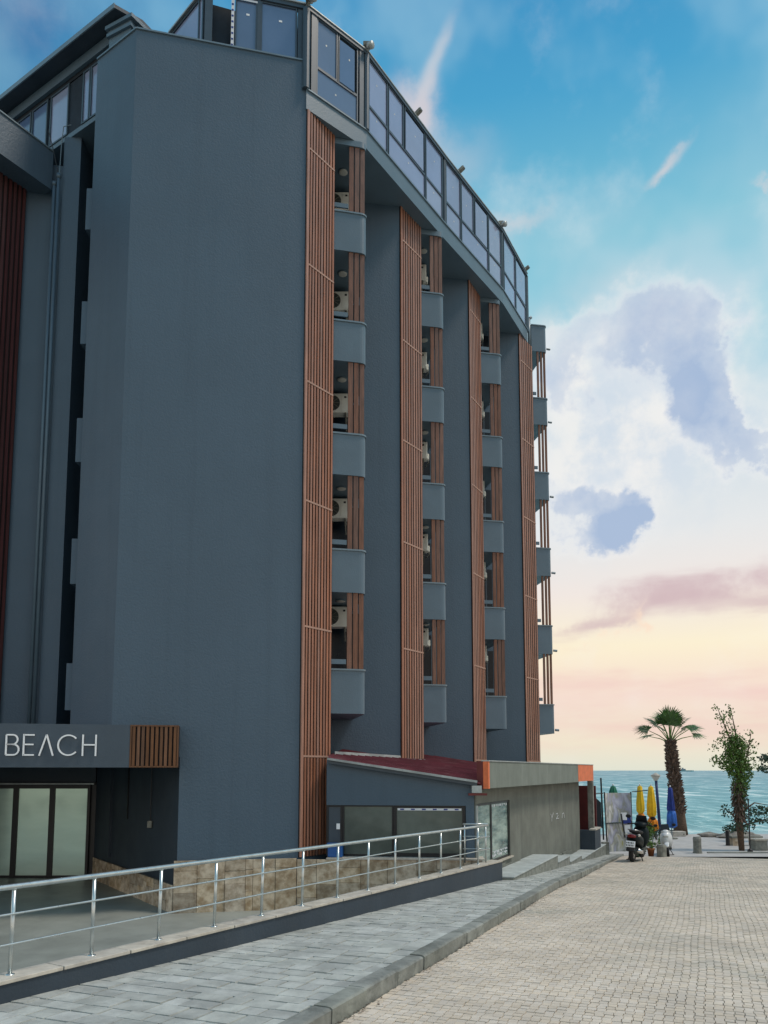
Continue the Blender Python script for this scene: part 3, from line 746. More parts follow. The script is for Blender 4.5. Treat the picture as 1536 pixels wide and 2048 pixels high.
# rooftop glazing on the faceted side
def glaze(A, B, spec, zlo, zmid, zhi, both=True, mpane='pane', off=0.0):
    A, B = Vector(A), Vector(B); d = B - A
    pt = lambda t: A + d * t
    for (t0, t1, kind) in spec:
        p, q = pt(t0), pt(t1); u = d.normalized()
        fm = MB()
        zr = [(zlo, zmid)] if kind == 'L' else ([(zmid, zhi)] if kind in 'UO' else [(zlo, zhi)])
        for z0, z1 in zr:
            s_ = .035
            fm.obox(p, p + u * s_, .02, -.06, z0, z1); fm.obox(q - u * s_, q, .02, -.06, z0, z1)
            fm.obox(p + u * s_, q - u * s_, .018, -.058, z0, z0 + s_); fm.obox(p + u * s_, q - u * s_, .018, -.058, z1 - s_, z1)
            wobj = build('window', fm, M['frame'], H)
            inset = (.0, -.012)
            pa, pb = p + u * s_, q - u * s_; za, zb_ = z0 + s_, z1 - s_
            if kind == 'O':   # sash pushed open at the top and the right: a dark sheet paints the unlit gap
                build('dark_gap_sheet', MB().obox(pa, pb, -.03, -.05, za, zb_), M['dark'], wobj)
                pb = pb - u * .09; zb_ = zb_ - .12
                build('pane', MB().obox(pa, pb, .03, .018, za, zb_), M[mpane], wobj)
            else:
                build('pane', MB().obox(pa, pb, -.01, -.022, za, zb_), M[mpane], wobj)
            c_ = (pa + pb) / 2 + u * random.uniform(-.1, .15) * (pb - pa).length; zc = (za + zb_) / 2 + random.uniform(.0, .25)
            dd = .032 if kind == 'O' else -.008
            build('sticker', MB().obox(c_ - u * .02, c_ + u * .02, dd, dd - .003, zc - .022, zc + .022), M['lampw'], wobj)
zl, zm, zh = ZF + .036, 17.9, ZR - .07
glaze(P[0], P[1], [(.15, .84, 'L'), (.15, .49, 'U'), (.505, .84, 'O')], zl, zm, zh, mpane='paned')
glaze(P[1], P[2], [(.015, .235, 'L'), (.245, .715, 'L'), (.725, .965, 'L'), (.015, .235, 'U'), (.245, .43, 'U'), (.445, .715, 'O'), (.725, .965, 'U')], zl, zm, zh)
glaze(P[2], P[3], [(.015, .25, 'L'), (.26, .725, 'L'), (.735, .975, 'L'), (.015, .25, 'U'), (.26, .47, 'U'), (.485, .725, 'O'), (.735, .975, 'U')], zl, zm, zh)
glaze(P[3], P[4], [(.05, .5, 'L'), (.515, .94, 'L'), (.05, .5, 'U'), (.515, .94, 'O')], zl, zm, zh)
# posts at the corners, top beam
for i, (x, y) in enumerate(P):
    r_ = .10 if i in (0, 1) else .065
    mb = MB().tube([(x - .02, y + .03, ZF + .036), (x - .02, y + .03, ZR - .02)], r_, 10); build('corner_post', mb, M['frame'], H)
u = (Vector(P[1]) - Vector(P[0])).normalized()
build('corner_post', MB().obox(Vector(P[0]) + u * .12, Vector(P[0]) + u * .28, .03, -.1, zl, ZR - .04), M['frame'], H)
build('corner_post', MB().obox(Vector(P[1]) - u * .26, Vector(P[1]) - u * .12, .03, -.1, zl, ZR - .04), M['frame'], H)
for i in range(4):
    a, b = Vector(P[i]), Vector(P[i + 1])
    build('roof_beam', MB().obox(a, b, .05, -.12, zh + .003, ZR + .03), M['frame'], H)
    build('roof_trim', MB().obox(a, b, .07, -.14, ZR + .031, ZR + .062), M['gutter'], H)
build('corner_post', MB().box(5.56, 5.66, 27.7, 27.85, ZF, ZR), M['coping'], H)
build('vent_pipe', MB().tube([(5.72, 28.0, ZS), (5.72, 28.0, 17.75)], .06, 10).tube([(5.68, 28.0, 17.72), (5.82, 28.0, 17.82)], .06, 8), M['coping'], H, smooth=True)

# front glazing above the parapet
fa, fb = (-2.05, 17.40), (-6.0, 16.57)
def fx(x): return (x, fa[1] + (x - fa[0]) * (fb[1] - fa[1]) / (fb[0] - fa[0]))
def fpane(x0, x1, z0, z1, mname, nm='window'):
    a, b = Vector(fx(min(x0, x1))), Vector(fx(max(x0, x1))); u = (b - a).normalized()
    fm = MB(); s_ = .04
    fm.obox(a, a + u * s_, .02, -.06, z0, z1); fm.obox(b - u * s_, b, .02, -.06, z0, z1); fm.obox(a + u * s_, b - u * s_, .018, -.058, z0, z0 + s_); fm.obox(a + u * s_, b - u * s_, .018, -.058, z1 - s_, z1)
    wobj = build('window', fm, M['frame'], H)
    build('pane', MB().obox(a + u * s_, b - u * s_, -.01, -.02, z0 + s_, z1 - s_), M[mname], wobj)
    c_ = a * .5 + b * .5
    build('sticker', MB().obox(c_, c_ + u * .08, -.004, -.008, z0 + 1.0, z0 + 1.05), M['sign'], wobj)
fpane(-2.22, -3.12, 17.945, ZR + .05, 'paned'); fpane(-3.2, -3.74, 17.945, ZR + .05, 'paned')
a, b = Vector(fx(-3.83)), Vector(fx(-3.76)); mb = MB().obox(a, b, .025, -.02, 17.945, ZR + .05); build('tape_strip', mb, M['tape'], H)
for k in range(9):
    z = 18.0 + k * .16; build('tape_print', MB().obox(a + (b - a) * .1, a + (b - a) * .8, .029, .0252, z, z + .05), M['tapeb'], H)
a, b = Vector(fx(-3.74)), Vector(fx(-3.2)); build('tape_strip', MB().obox(a, b, .026, .021, ZR - .05, ZR - .0), M['tape'], H)
a, b = Vector(fx(-4.46)), Vector(fx(-4.28)); build('corner_post', MB().obox(a, b, .03, -.12, 17.945, ZR + .05), M['frame'], H)
a, b = Vector(fx(-2.2)), Vector(fx(-1.985)); build('corner_post', MB().obox(a, b, .015, -.25, 17.945, ZR + .05), M['frame'], H)
a, b = Vector(fx(-3.20)), Vector(fx(-3.12)); build('corner_post', MB().obox(a, b, .03, -.08, 17.945, ZR + .05), M['frame'], H)
a, b = Vector(fx(-4.5)), Vector(fx(-1.98)); build('roof_beam', MB().obox(a, b, .05, -.1, ZR + .055, ZR + .16), M['frame'], H)
build('roof_trim', MB().obox(a, b, .08, -.12, ZR + .161, ZR + .2), M['gutter'], H)
sa, sb = (-5.65, 18.0), (-4.50, 16.92)
fm = MB(); u = (Vector(sb) - Vector(sa)).normalized(); sa, sb = Vector(sa), Vector(sb)
fm.obox(sa, sa + u * .05, .02, -.05, 17.9, ZR); fm.obox(sb - u * .05, sb, .02, -.05, 17.9, ZR); fm.obox(sa + u * .05, sb - u * .05, .02, -.05, ZR - .08, ZR); fm.obox(sb - u * .22, sb - u * .18, .02, -.05, 17.9, ZR - .08)
wobj = build('window', fm, M['frame'], H)
build('pane', MB().obox(sa + u * .05, sb - u * .22, -.01, -.02, 17.9, ZR - .08), M['pane'], wobj)
build('pane', MB().obox(sb - u * .18, sb - u * .05, -.01, -.02, 17.9, ZR - .08), M['pane'], wobj)
build('roof_trim', MB().obox(sa, sb, .07, -.05, ZR + .001, ZR + .05), M['gutter'], H)

# upper left wing: slab edge, windows, header, eave
dl = Vector((-.85, .527))
wp0 = Vector((-6.7, 17.46))
def wpt(t): return wp0 + dl * t
build('floor_slab', MB().prism([wpt(-.2), wpt(6), wpt(6) + Vector((3, 4)), wpt(-.2) + Vector((2, 3))], 16.885, 17.02), M['stucco2'], H)
def lwin(t0, t1, z0, z1, mname):
    a, b = wpt(t1), wpt(t0); u = (b - a).normalized(); s_ = .045
    fm = MB(); fm.obox(a, a + u * s_, .02, -.05, z0, z1); fm.obox(b - u * s_, b, .02, -.05, z0, z1); fm.obox(a + u * s_, b - u * s_, .018, -.048, z0, z0 + s_); fm.obox(a + u * s_, b - u * s_, .018, -.048, z1 - s_, z1)
    wobj = build('window', fm, M['frame'], H)
    build('pane', MB().obox(a + u * s_, b - u * s_, -.01, -.02, z0 + s_, z1 - s_), M[mname], wobj)
lwin(.6, 1.22, 17.03, 18.55, 'pane'); lwin(1.24, 1.55, 17.03, 18.55, 'pane')
build('panel', MB().obox(wpt(2.12), wpt(1.57), -.02, -.06, 17.03, 18.55), M['dark'], H)
lwin(2.14, 2.95, 17.03, 18.55, 'pane'); lwin(3.08, 3.8, 17.03, 18.55, 'paned'); lwin(3.85, 5, 17.03, 18.55, 'paned')
build('roof_beam', MB().obox(wpt(6), wpt(-.1), .0, -.2, 18.56, 18.68), M['black'], H)
build('roof_beam', MB().obox(wpt(6), wpt(-.1), .08, -.1, 18.69, 18.98), M['stucco2'], H)
nn = Vector((-.527, -.85))
build('roof', MB().prism([wpt(6.2) + nn * .45, wpt(-.22) + nn * .45, wpt(-.5) - nn * .2, wpt(-.5) - nn * 2.6, wpt(6.2) - nn * 2.6], 19.0, 19.10), M['navy'], H)
build('roof_trim', MB().obox(wpt(6.2) + nn * .46, wpt(-.22) + nn * .46, .0, -.03, 18.995, 19.13), M['coping'], H)
# chimney block
mb = MB().prism([(-7.0, 17.35), (-6.35, 17.05), (-6.2, 17.5), (-6.8, 17.8)], 17.92, 18.55)
ch = build('chimney', mb, M['stucco2'], H)
build('chimney_cap', MB().prism([(-7.06, 17.31), (-6.33, 16.98), (-6.1, 17.5), (-6.8, 17.87)], 18.551, 18.64).prism([(-7.02, 17.33), (-6.34, 17.02), (-6.15, 17.5), (-6.8, 17.83)], 18.64, 18.74).prism([(-7.1, 17.30), (-6.3, 16.93), (-5.95, 17.45), (-6.8, 17.9)], 18.741, 18.84), M['stucco2'], ch)
# left wing fascia
lf0, lf1 = Vector((-11.2, 14.95)), Vector((-8.87, 18.58))
build('wing_fascia', MB().obox(lf0, lf1, 0, -2.2, 15.42, 16.5), M['stucco'], H)
build('coping', MB().obox(lf0, lf1, .03, -.3, 16.503, 16.54), M['coping'], H)
# rain pipes
build('rain_pipe', MB().tube([(-8.62, 18.42, .3), (-8.62, 18.42, 15.7)], .045, 10).tube([(-8.62, 18.42, 15.62), (-8.62, 18.42, 15.74)], .06, 10), M['stucco2'], H, smooth=True)
build('rain_pipe', MB().tube([(-8.75, 18.46, .3), (-8.75, 18.46, 15.5)], .045, 10).tube([(-8.75, 18.46, 15.44), (-8.75, 18.46, 15.54)], .06, 10), M['stucco2'], H, smooth=True)
build('cable', MB().tube([(-8.62, 18.4, 15.7), (-8.75, 18.35, 16.3), (-8.9, 18.3, 16.9)], .012, 6), M['black'], H)
build('cable', MB().tube([(-8.6, 18.4, 15.7), (-8.58, 18.4, 16.6), (-8.5, 18.3, 17.0), (-8.3, 18.3, 17.05)], .012, 6), M['coping'], H)

# canopy with the sign
cd = Vector((.978, .207)); cr = Vector((-4.5, 16.45)); cl = cr - cd * 6.5; cm = cr - cd * 1.02
build('canopy', MB().obox(cl, cm, 0, -1.6, .066, .985), M['canopy'], H)
cobj = build('canopy', MB().obox(cm + cd * .001, cr, -.03, -1.6, .069, .982), M['slatback'], H)
for i in range(10):
    p = cm + cd * (.05 + i * .096); build('slat', MB().obox(p, p + cd * .06, .0, -.029, .10, .952), M['canwood'], cobj)
build('slat_frame', MB().obox(cm + cd * .002, cr, .008, -.028, .066, .098).obox(cm + cd * .002, cr, .008, -.028, .954, .986).obox(cm + cd * .003, cm + cd * .035, .006, -.028, .099, .953).obox(cr - cd * .035, cr, .006, -.028, .099, .953), M['canwood'], cobj)
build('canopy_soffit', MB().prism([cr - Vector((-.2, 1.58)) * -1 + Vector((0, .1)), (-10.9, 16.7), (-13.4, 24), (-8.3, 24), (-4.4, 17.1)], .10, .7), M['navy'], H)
sign = thing('sign_lettering', 'thin white letters spelling BEACH on the slate canopy over the entrance', 'sign', (-7.2, 15.8, .4))
def cpt(px, z):     # point on the canopy face below image column px is measured once, here in metres along the face
    return None
# letters: centre distance from the wood panel, in metres along the face
sN = Vector((cd.y, -cd.x)) * .035
def stroke(mb, p, q, th=.031):
    (a0, z0), (a1, z1) = p, q
    A_ = cl0 + cd * a0 + sN; B_ = cl0 + cd * a1 + sN
    dirn = Vector((B_.x - A_.x, B_.y - A_.y, z1 - z0)); e_ = dirn.normalized() * 0
    mb.beam((A_.x - e_.x, A_.y - e_.y, z0 - e_.z), (B_.x + e_.x, B_.y + e_.y, z1 + e_.z), .03, th, up=(0, 0, 1)) if abs(z1 - z0) < 1e-4 else _vstroke(mb, A_, z0, B_, z1, th)
def _vstroke(mb, A_, z0, B_, z1, th):
    d3 = Vector((B_.x - A_.x, B_.y - A_.y, z1 - z0)).normalized(); n3_ = Vector((sN.x, sN.y, 0)).normalized()
    r_ = d3.cross(n3_).normalized() * th / 2; k_ = n3_ * .015
    a3, b3 = Vector((A_.x, A_.y, z0)), Vector((B_.x, B_.y, z1))
    vs = [a3 - r_ - k_, a3 + r_ - k_, a3 + r_ + k_, a3 - r_ + k_, b3 - r_ - k_, b3 + r_ - k_, b3 + r_ + k_, b3 - r_ + k_]
    mb.add(vs, [(3, 2, 1, 0), (4, 5, 6, 7), (0, 1, 5, 4), (1, 2, 6, 5), (2, 3, 7, 6), (3, 0, 4, 7)])
# canopy face parameter: position a = 0 where the line of sight of image column 0 meets the face
cl0 = Vector((-8.04, 15.70)); zb0, zt0 = .325, .745
def acol(px):   # metres along face for a picture column (only used to set out the lettering)
    u_ = (px - 768) / 1500 * .998
    return (u_ * cl0.y - cl0.x) / (cd.x - u_ * cd.y)
def X_(px): return acol(px)
def letter(strokes):
    mb = MB()
    for p, q in strokes: stroke(mb, p, q)
    build('letter', mb, M['sign'], sign)
def poly(pts): return list(zip(pts, pts[1:]))
xb, xB = X_(13), X_(38); zmid = (zb0 + zt0) / 2 + .01
def bow(x0, x1, z0, z1, n=10):
    r_ = (z1 - z0) / 2; xs = x1 - r_ * .95
    return [(x0, z1)] + [(xs + (x1 - xs) * math.sin(math.pi * i / n), (z0 + z1) / 2 + r_ * math.cos(math.pi * i / n)) for i in range(n + 1)] + [(x0, z0)]
letter([((xb, zb0), (xb, zt0))] + poly(bow(xb, X_(35.5), zmid, zt0)) + poly(bow(xb, X_(38.5), zb0, zmid)))
xe, xE = X_(48), X_(69); letter([((xe, zb0 - .018), (xe, zt0 + .018)), ((xe, zt0), (xE, zt0)), ((xe, zb0), (xE, zb0)), ((xe, zmid), (X_(67.5), zmid))])
xa, xA = X_(79.5), X_(107); letter([((xa, zb0 - .015), ((xa + xA) / 2, zt0 + .01)), (((xa + xA) / 2, zt0 + .01), (xA, zb0 - .015))])
xc = (X_(118) + X_(154)) / 2 + .012; rc = .205; letter(poly([(xc + rc * math.cos(R(42 + i * 276 / 26)), (zb0 + zt0) / 2 + rc * 1.03 * math.sin(R(42 + i * 276 / 26))) for i in range(27)]))
xh, xH = X_(166), X_(192); letter([((xh, zb0 - .018), (xh, zt0 + .018)), ((xH, zb0 - .018), (xH, zt0 + .018)), ((xh, zmid - .0), (xH, zmid - .0))])

# entrance recess: side wall, door wall
sw0, sw1 = (-8.45, 22.2), (-4.56, 16.82)
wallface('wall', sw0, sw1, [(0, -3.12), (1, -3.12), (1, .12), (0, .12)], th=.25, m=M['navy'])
def onside(t): return (sw1[0] + (sw0[0] - sw1[0]) * t, sw1[1] + (sw0[1] - sw1[1]) * t)
build('pilaster', MB().obox(onside(.80), onside(.75), .07, .0, -2.35, .1), M['navy'], H)
build('pilaster', MB().obox(onside(.545), onside(.535), .03, .0, -1.25, .1), M['black'], H)
p = onside(.26); build('cable', MB().tube([(p[0] - .03, p[1] - .03, .1), (p[0] - .03, p[1] - .03, -1.2)], .012, 6), M['black'], H)
build('junction_box', MB().box(p[0] - .08, p[0] + .02, p[1] - .1, p[1], -1.36, -1.2), M['grey'], H)
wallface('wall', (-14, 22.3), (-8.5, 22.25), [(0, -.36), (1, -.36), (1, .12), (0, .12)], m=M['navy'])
wallface('wall', (-8.62, 22.25), (-8.42, 22.25), [(0, -3.1), (1, -3.1), (1, -.36), (0, -.36)], m=M['black'])
build('door_track', MB().box(-14, -8.5, 22.12, 22.24, -.41, -.37), M['gutter'], H)
xs = [-14.0, -12.75, -11.75, -10.80, -9.73, -8.62]
for a, b in zip(xs, xs[1:]):
    fm = MB(); fm.box(a, a + .08, 22.18, 22.26, -3.09, -.42).box(b - .08, b, 22.18, 22.26, -3.09, -.42).box(a + .08, b - .08, 22.185, 22.255, -.53, -.42).box(a + .08, b - .08, 22.185, 22.255, -3.09, -3.03)
    d_ = build('door', fm, M['black'], H)
    build('pane', MB().box(a + .08, b - .08, 22.21, 22.225, -3.03, -.53), M['doorglass'], d_)

# ------------------------------------------------------------------ stone base wall
stw = thing('stone_wall', 'travertine block wall around the base of the hotel behind the steel railing', 'wall', (-4.6, 16.75, -3.1))
def stonework(p, q, z0, z1, seed, topf=None):
    rr = random.Random(seed); p, q = Vector(p), Vector(q); L = (q - p).length; u = (q - p) / L
    build('backing', MB().obox(p, q, -.005, -.12, z0, z1 - .01), M['mortar'], stw)
    a = 0
    while a < L - .05:
        wd = min(rr.choice([.16, .24, .36, .45, .5, .6]), L - a)
        if L - a - wd < .12: wd = L - a
        rows = rr.choice([[1.0], [.18, .82], [.2, .42, .38], [.5, .5], [.16, .3, .3, .24], [.35, .65], [.22, .25, .53]])
        z = z1
        for r_ in rows:
            h = (z1 - z0) * r_
            mb = MB().obox(p + u * (a + .004), p + u * (a + wd - .004), rr.uniform(.012, .032), -.004, z - h + .005, z - .001)
            build('stone_block', mb, M['trav'], stw, bevel=.004); z -= h
        a += wd
stonework((-8.4, 22.05), (-4.62, 16.75), -3.11, -2.5, 3)
stonework((-4.61, 16.74), (-1.98, 17.27), -3.11, -1.975, 5)
stonework((-1.97, 17.27), (2.2, 17.05), -3.11, -2.0, 9)
build('stone_sill', MB().obox((-1.30, 17.24), (2.25, 17.05), .05, -.5, -1.998, -1.965), M['cream'], stw)

# ------------------------------------------------------------------ red-roofed annex
AX = thing('restaurant_annex', 'low slate blue annex with dark red sheet roof and wide shop windows', 'building', (0, 17.5, -2))
a0, a1 = (-1.34, 17.62), (2.05, 17.2)
zr = lambda x, y: .31 - .157 * (x + 1.3) + .0914 * (y - 17.75)
def awall(name, p, q, prof, m, th=.15):
    dx, dy = q[0] - p[0], q[1] - p[1]; L = math.hypot(dx, dy); nx, ny = -dy / L * th, dx / L * th; n = len(prof)
    f_ = [(p[0] + dx * t, p[1] + dy * t, z) for t, z in prof]; b_ = [(x + nx, y + ny, z) for x, y, z in f_]
    return build(name, MB().add(f_ + b_, [tuple(range(n)), tuple(range(n, 2 * n))[::-1]] + [((i + 1) % n, i, n + i, n + (i + 1) % n) for i in range(n)]), m, AX)
awall('wall', a0, a1, [(0, -.8), (1, -.8), (1, zr(*a1) - .05), (0, zr(*a0) - .05)], M['stucco'])
awall('pillar', (1.86, 17.225), a1, [(0, -1.96), (1, -1.96), (1, -.802), (0, -.802)], M['stucco'])
# roof sheet with ribs
rf = [(-1.30, 17.50), (2.16, 17.02), (5.1, 23.9), (-.9, 23.9)]
vs = [(x, y, zr(x, y)) for x, y in rf] + [(x, y, zr(x, y) + .03) for x, y in rf]
roof_ = build('roof', MB().add(vs, [(0, 3, 2, 1), (4, 5, 6, 7), (0, 1, 5, 4), (1, 2, 6, 5), (2, 3, 7, 6), (3, 0, 4, 7)]), M['redroof'], AX)
for i in range(26):
    t = (i + .5) / 26; p = lerp(rf[0], rf[3], t); q = lerp(rf[1], rf[2], t)
    build('rib', MB().beam((p[0], p[1], zr(*p) + .045), (q[0], q[1], zr(*q) + .045), .07, .035), M['redroof'], roof_)
build('gutter', MB().beam((-1.31, 17.46, .27), (2.1, 16.99, -.25), .08, .05), M['gutter'], AX)
build('gutter', MB().beam((-1.31, 17.50, .205), (2.1, 17.03, -.31), .04, .07), M['frame'], AX)
build('flashing', MB().beam((-1.2, 18.3, .42), (.45, 20.55, .36), .02, .09).beam((.45, 20.5, .30), (1.11, 21.4, .29), .16, .05), M['gutter'], AX)
build('gutter_box', MB().box(1.98, 2.2, 17.0, 17.2, -.50, -.34), M['gutter'], AX)
build('gutter_arm', MB().box(1.9, 2.32, 17.0, 17.1, -.56, -.51), M['maroon'], AX)
# windows
def aw(x0, x1, z0, z1, mat_, fr_='black', s_=.05, tape=False):
    f = lambda x: Vector((x, a0[1] + (x - a0[0]) * (a1[1] - a0[1]) / (a1[0] - a0[0]) + .05))
    a, b = f(x0), f(x1); u = (b - a).normalized()
    fm = MB(); fm.obox(a, a + u * s_, .02, -.05, z0, z1); fm.obox(b - u * s_, b, .02, -.05, z0, z1); fm.obox(a + u * s_, b - u * s_, .018, -.048, z0, z0 + s_ * 1.2); fm.obox(a + u * s_, b - u * s_, .018, -.048, z1 - s_ * .8, z1)
    w_ = build('window', fm, M[fr_], AX)
    build('pane', MB().obox(a + u * s_, b - u * s_, -.0, -.012, z0 + s_ * 1.2, z1 - s_ * .8), M[mat_], w_)
    if tape:
        build('tape', MB().obox(a + u * (s_ + .02), b - u * (s_ + .02), .012, .004, z1 - s_ * .8 - .055, z1 - s_ * .8 - .004), M['tape'], w_)
        for k in range(6):
            q = a + u * (s_ + .08 + k * .25); build('tape_print', MB().obox(q, q + u * .09, .0145, .0125, z1 - s_ * .8 - .045, z1 - s_ * .8 - .015), M['tapeb'], w_)
aw(-1.34, -.96, -1.96, -.802, 'frame'); aw(-.955, .22, -1.96, -.802, 'annexglass', s_=.035); aw(.225, 1.855, -1.96, -.802, 'annexglass', s_=.07, tape=True)
bn = thing('blue_bin', 'blue plastic bin standing at the annex window beside the slat strip', 'bin', (-1.08, 17.3, -1.96))
build('body', MB().prism([(-1.28, 17.3), (-.95, 17.26), (-.93, 17.48), (-1.28, 17.52)], -1.96, -1.68), M['bin'], bn, bevel=.02)
build('rim', MB().prism([(-1.30, 17.28), (-.93, 17.24), (-.91, 17.5), (-1.30, 17.54)], -1.68, -1.65), M['bin'], bn, bevel=.005)
build('switch_plate', MB().obox((-1.1, 17.56), (-1.02, 17.55), .0, -.01, -1.35, -1.22), M['sign'], AX)

# ------------------------------------------------------------------ concrete building towards the sea
CB = thing('concrete_building', 'flat roofed bare concrete building with orange ended fascia beside the pavement', 'building', (4, 22, -3))
c0_, c1_ = Vector((2.08, 17.22)), Vector((7.35, 28.5)); cdv = (c1_ - c0_).normalized(); cnr = Vector((cdv.y, -cdv.x))
def cp(t): return c0_ + cdv * t
LT = (c1_ - c0_).length
W0, W1 = .12, 2.85
mb = MB().obox(cp(W1), c1_, 0, -.22, -3.6, -.345); mb.obox(c0_, cp(W1 - .0005), 0, -.22, -.76, -.345); mb.obox(c0_, cp(W1 - .0005), 0, -.22, -3.6, -2.22); mb.obox(c0_, cp(W0), 0, -.22, -2.2195, -.7605)
build('wall', mb, M['concrete'], CB)
# low plinth course: rough blocks at the foot of the wall
t_ = 1.5
while t_ < LT - .3:
    L_ = random.uniform(.5, .9); y = cp(t_).y
    build('footing_block', MB().obox(cp(t_), cp(min(t_ + L_ - .01, LT)), random.uniform(.03, .06), .001, -3.5, g(y) + random.uniform(.2, .3)), M['concrete'], CB, bevel=.01); t_ += L_
# fascia
f0_ = Vector((2.35, 17.0)); f1_ = Vector((8.1, 29.2)); fd = (f1_ - f0_).normalized(); LF = (f1_ - f0_).length; to = LF - 3.0
build('fascia', MB().obox(f0_ + fd * .10, f0_ + fd * to, 0, -.12, -.40, .20), M['fasc'], CB)
build('fascia_end', MB().obox(f0_, f0_ + fd * .098, .004, -.12, -.41, .205), M['orange'], CB)
build('fascia_end', MB().obox(f0_ + fd * (to + .002), f1_, .006, -.12, -.385, .205), M['orange'], CB)
build('fascia_return', MB().obox(f0_, f0_ + fd * .06, -.125, -.27, -.43, .21), M['maroon'], CB)
build('fascia_trim', MB().obox(f0_, f1_, .02, -.16, .207, .23), M['gutter'], CB)
build('roof', MB().prism([f0_ + fd * .13 - cnr * .121, f1_ - cnr * .121, f1_ - cnr * 2.5, f0_ + fd * 9 - cnr * 2.2, f0_ + fd * 6 - cnr * .5, f0_ + fd * .13 - cnr * .45], -.34, -.24), M['concrete'], CB)
# window
def cwin(t0, t1, mat_, s_=.05):
    a, b = cp(t0), cp(t1); z0, z1 = -2.2, -.77
    fm = MB(); fm.obox(a, a + cdv * s_, -.03, -.1, z0, z1); fm.obox(b - cdv * s_, b, -.03, -.1, z0, z1); fm.obox(a + cdv * s_, b - cdv * s_, -.032, -.098, z0, z0 + s_); fm.obox(a + cdv * s_, b - cdv * s_, -.032, -.098, z1 - s_, z1)
    w_ = build('window', fm, M['black'], CB)
    build('pane', MB().obox(a + cdv * s_, b - cdv * s_, -.05, -.062, z0 + s_, z1 - s_), M[mat_], w_)
    return w_
cwin(W0 + .02, 1.3, 'aqua'); w_ = cwin(1.31, W1 - .02, 'aqua')
rr = random.Random(4)
for z_ in (-2.08, -2.0, -.87):
    for k in range(11):
        t = 1.42 + k * .12 + rr.uniform(-.03, .03); q = cp(t); q2 = cp(t + .06)
        build('tape_scrap', MB().obox(q, q2, -.04, -.049, z_ + rr.uniform(-.03, .03), z_ + .035), M['tape'], w_)
build('window_sill', MB().obox(cp(.02), cp(W1 + .1), .06, -.02, -2.235, -2.2), M['cream'], CB)
build('corner_strip', MB().obox(c0_ - cdv * .0, c0_ + cdv * .1, .03, .001, -2.2, -.8), M['gutter'], CB)
# scribble on the wall
q0 = 7.6
def gr(pts):
    mb = MB()
    for (a, z), (b, zz) in zip(pts, pts[1:]):
        A_, B_ = cp(a) + cnr * .006, cp(b) + cnr * .006; mb.beam((A_.x, A_.y, z), (B_.x, B_.y, zz), .006, .018, up=(cdv.x, cdv.y, .3))
    build('chalk_mark', mb, M['tape'], CB)
gr([(q0, -1.38), (q0 + .15, -1.5), (q0 + .35, -1.36)]); gr([(q0 + .15, -1.5), (q0 + .12, -1.62)])
gr([(q0 + .75, -1.42), (q0 + 1.0, -1.40), (q0 + 1.05, -1.48), (q0 + .8, -1.58), (q0 + 1.2, -1.57)]); gr([(q0 + 1.7, -1.6), (q0 + 1.75, -1.46), (q0 + 2.0, -1.44), (q0 + 2.1, -1.62)])
# open end: post, low wall, dark interior
build('post', MB().obox(cp(LT + .55), cp(LT + .75), .42, .22, -3.3, -.39), M['grey'], CB)
build('low_wall', MB().obox(cp(LT), cp(LT + 1.25), .55, .38, -3.5, -2.22), M['navy'], CB)
build('low_wall', MB().obox(cp(LT - .01), cp(LT + .2), .379, -.2, -3.5, -2.22), M['navy'], CB)
build('coping', MB().obox(cp(LT), cp(LT + 1.27), .58, .34, -2.219, -2.17), M['cream'], CB)
build('inner_wall', MB().obox(cp(LT + 1.6), cp(LT + 1.7), .35, -3, -3.4, -.6), M['maroon'], CB)
build('inner_wall', MB().obox(cp(LT - .5), cp(LT + 1.8), -1.0, -1.2, -3.4, .0), M['dark'], CB)

# stepped concrete ledge
LG = thing('stepped_ledge', 'pale concrete ledge in four steps running down along the bare concrete wall', 'ledge', (3.5, 18.5, -2.6))
def lp(y): return (2.78 + .452 * (y - 17), y)
for (y0, y1, z) in ((17.35, 21.9, -2.40), (21.93, 23.55, -2.61), (23.58, 25.5, -2.80), (25.53, 30.6, -2.93)):
    p, q = lp(y0), lp(y1)
    build('step', MB().prism([p, q, (q[0] - .72, q[1] + .1), (p[0] - .70, p[1] + .1)], -3.7, z - .03), M['kerb'], LG)
    build('step_top', MB().prism([(p[0] + .02, p[1]), (q[0] + .02, q[1]), (q[0] - .72, q[1] + .1), (p[0] - .70, p[1] + .1)], z - .029, z), M['ledge'], LG, bevel=.006)
p = lp(30.6); build('end_post', MB().box(p[0] - .16, p[0] + .1, p[1] - .1, p[1] + .12, -3.6, -2.86), M['grey'], LG)

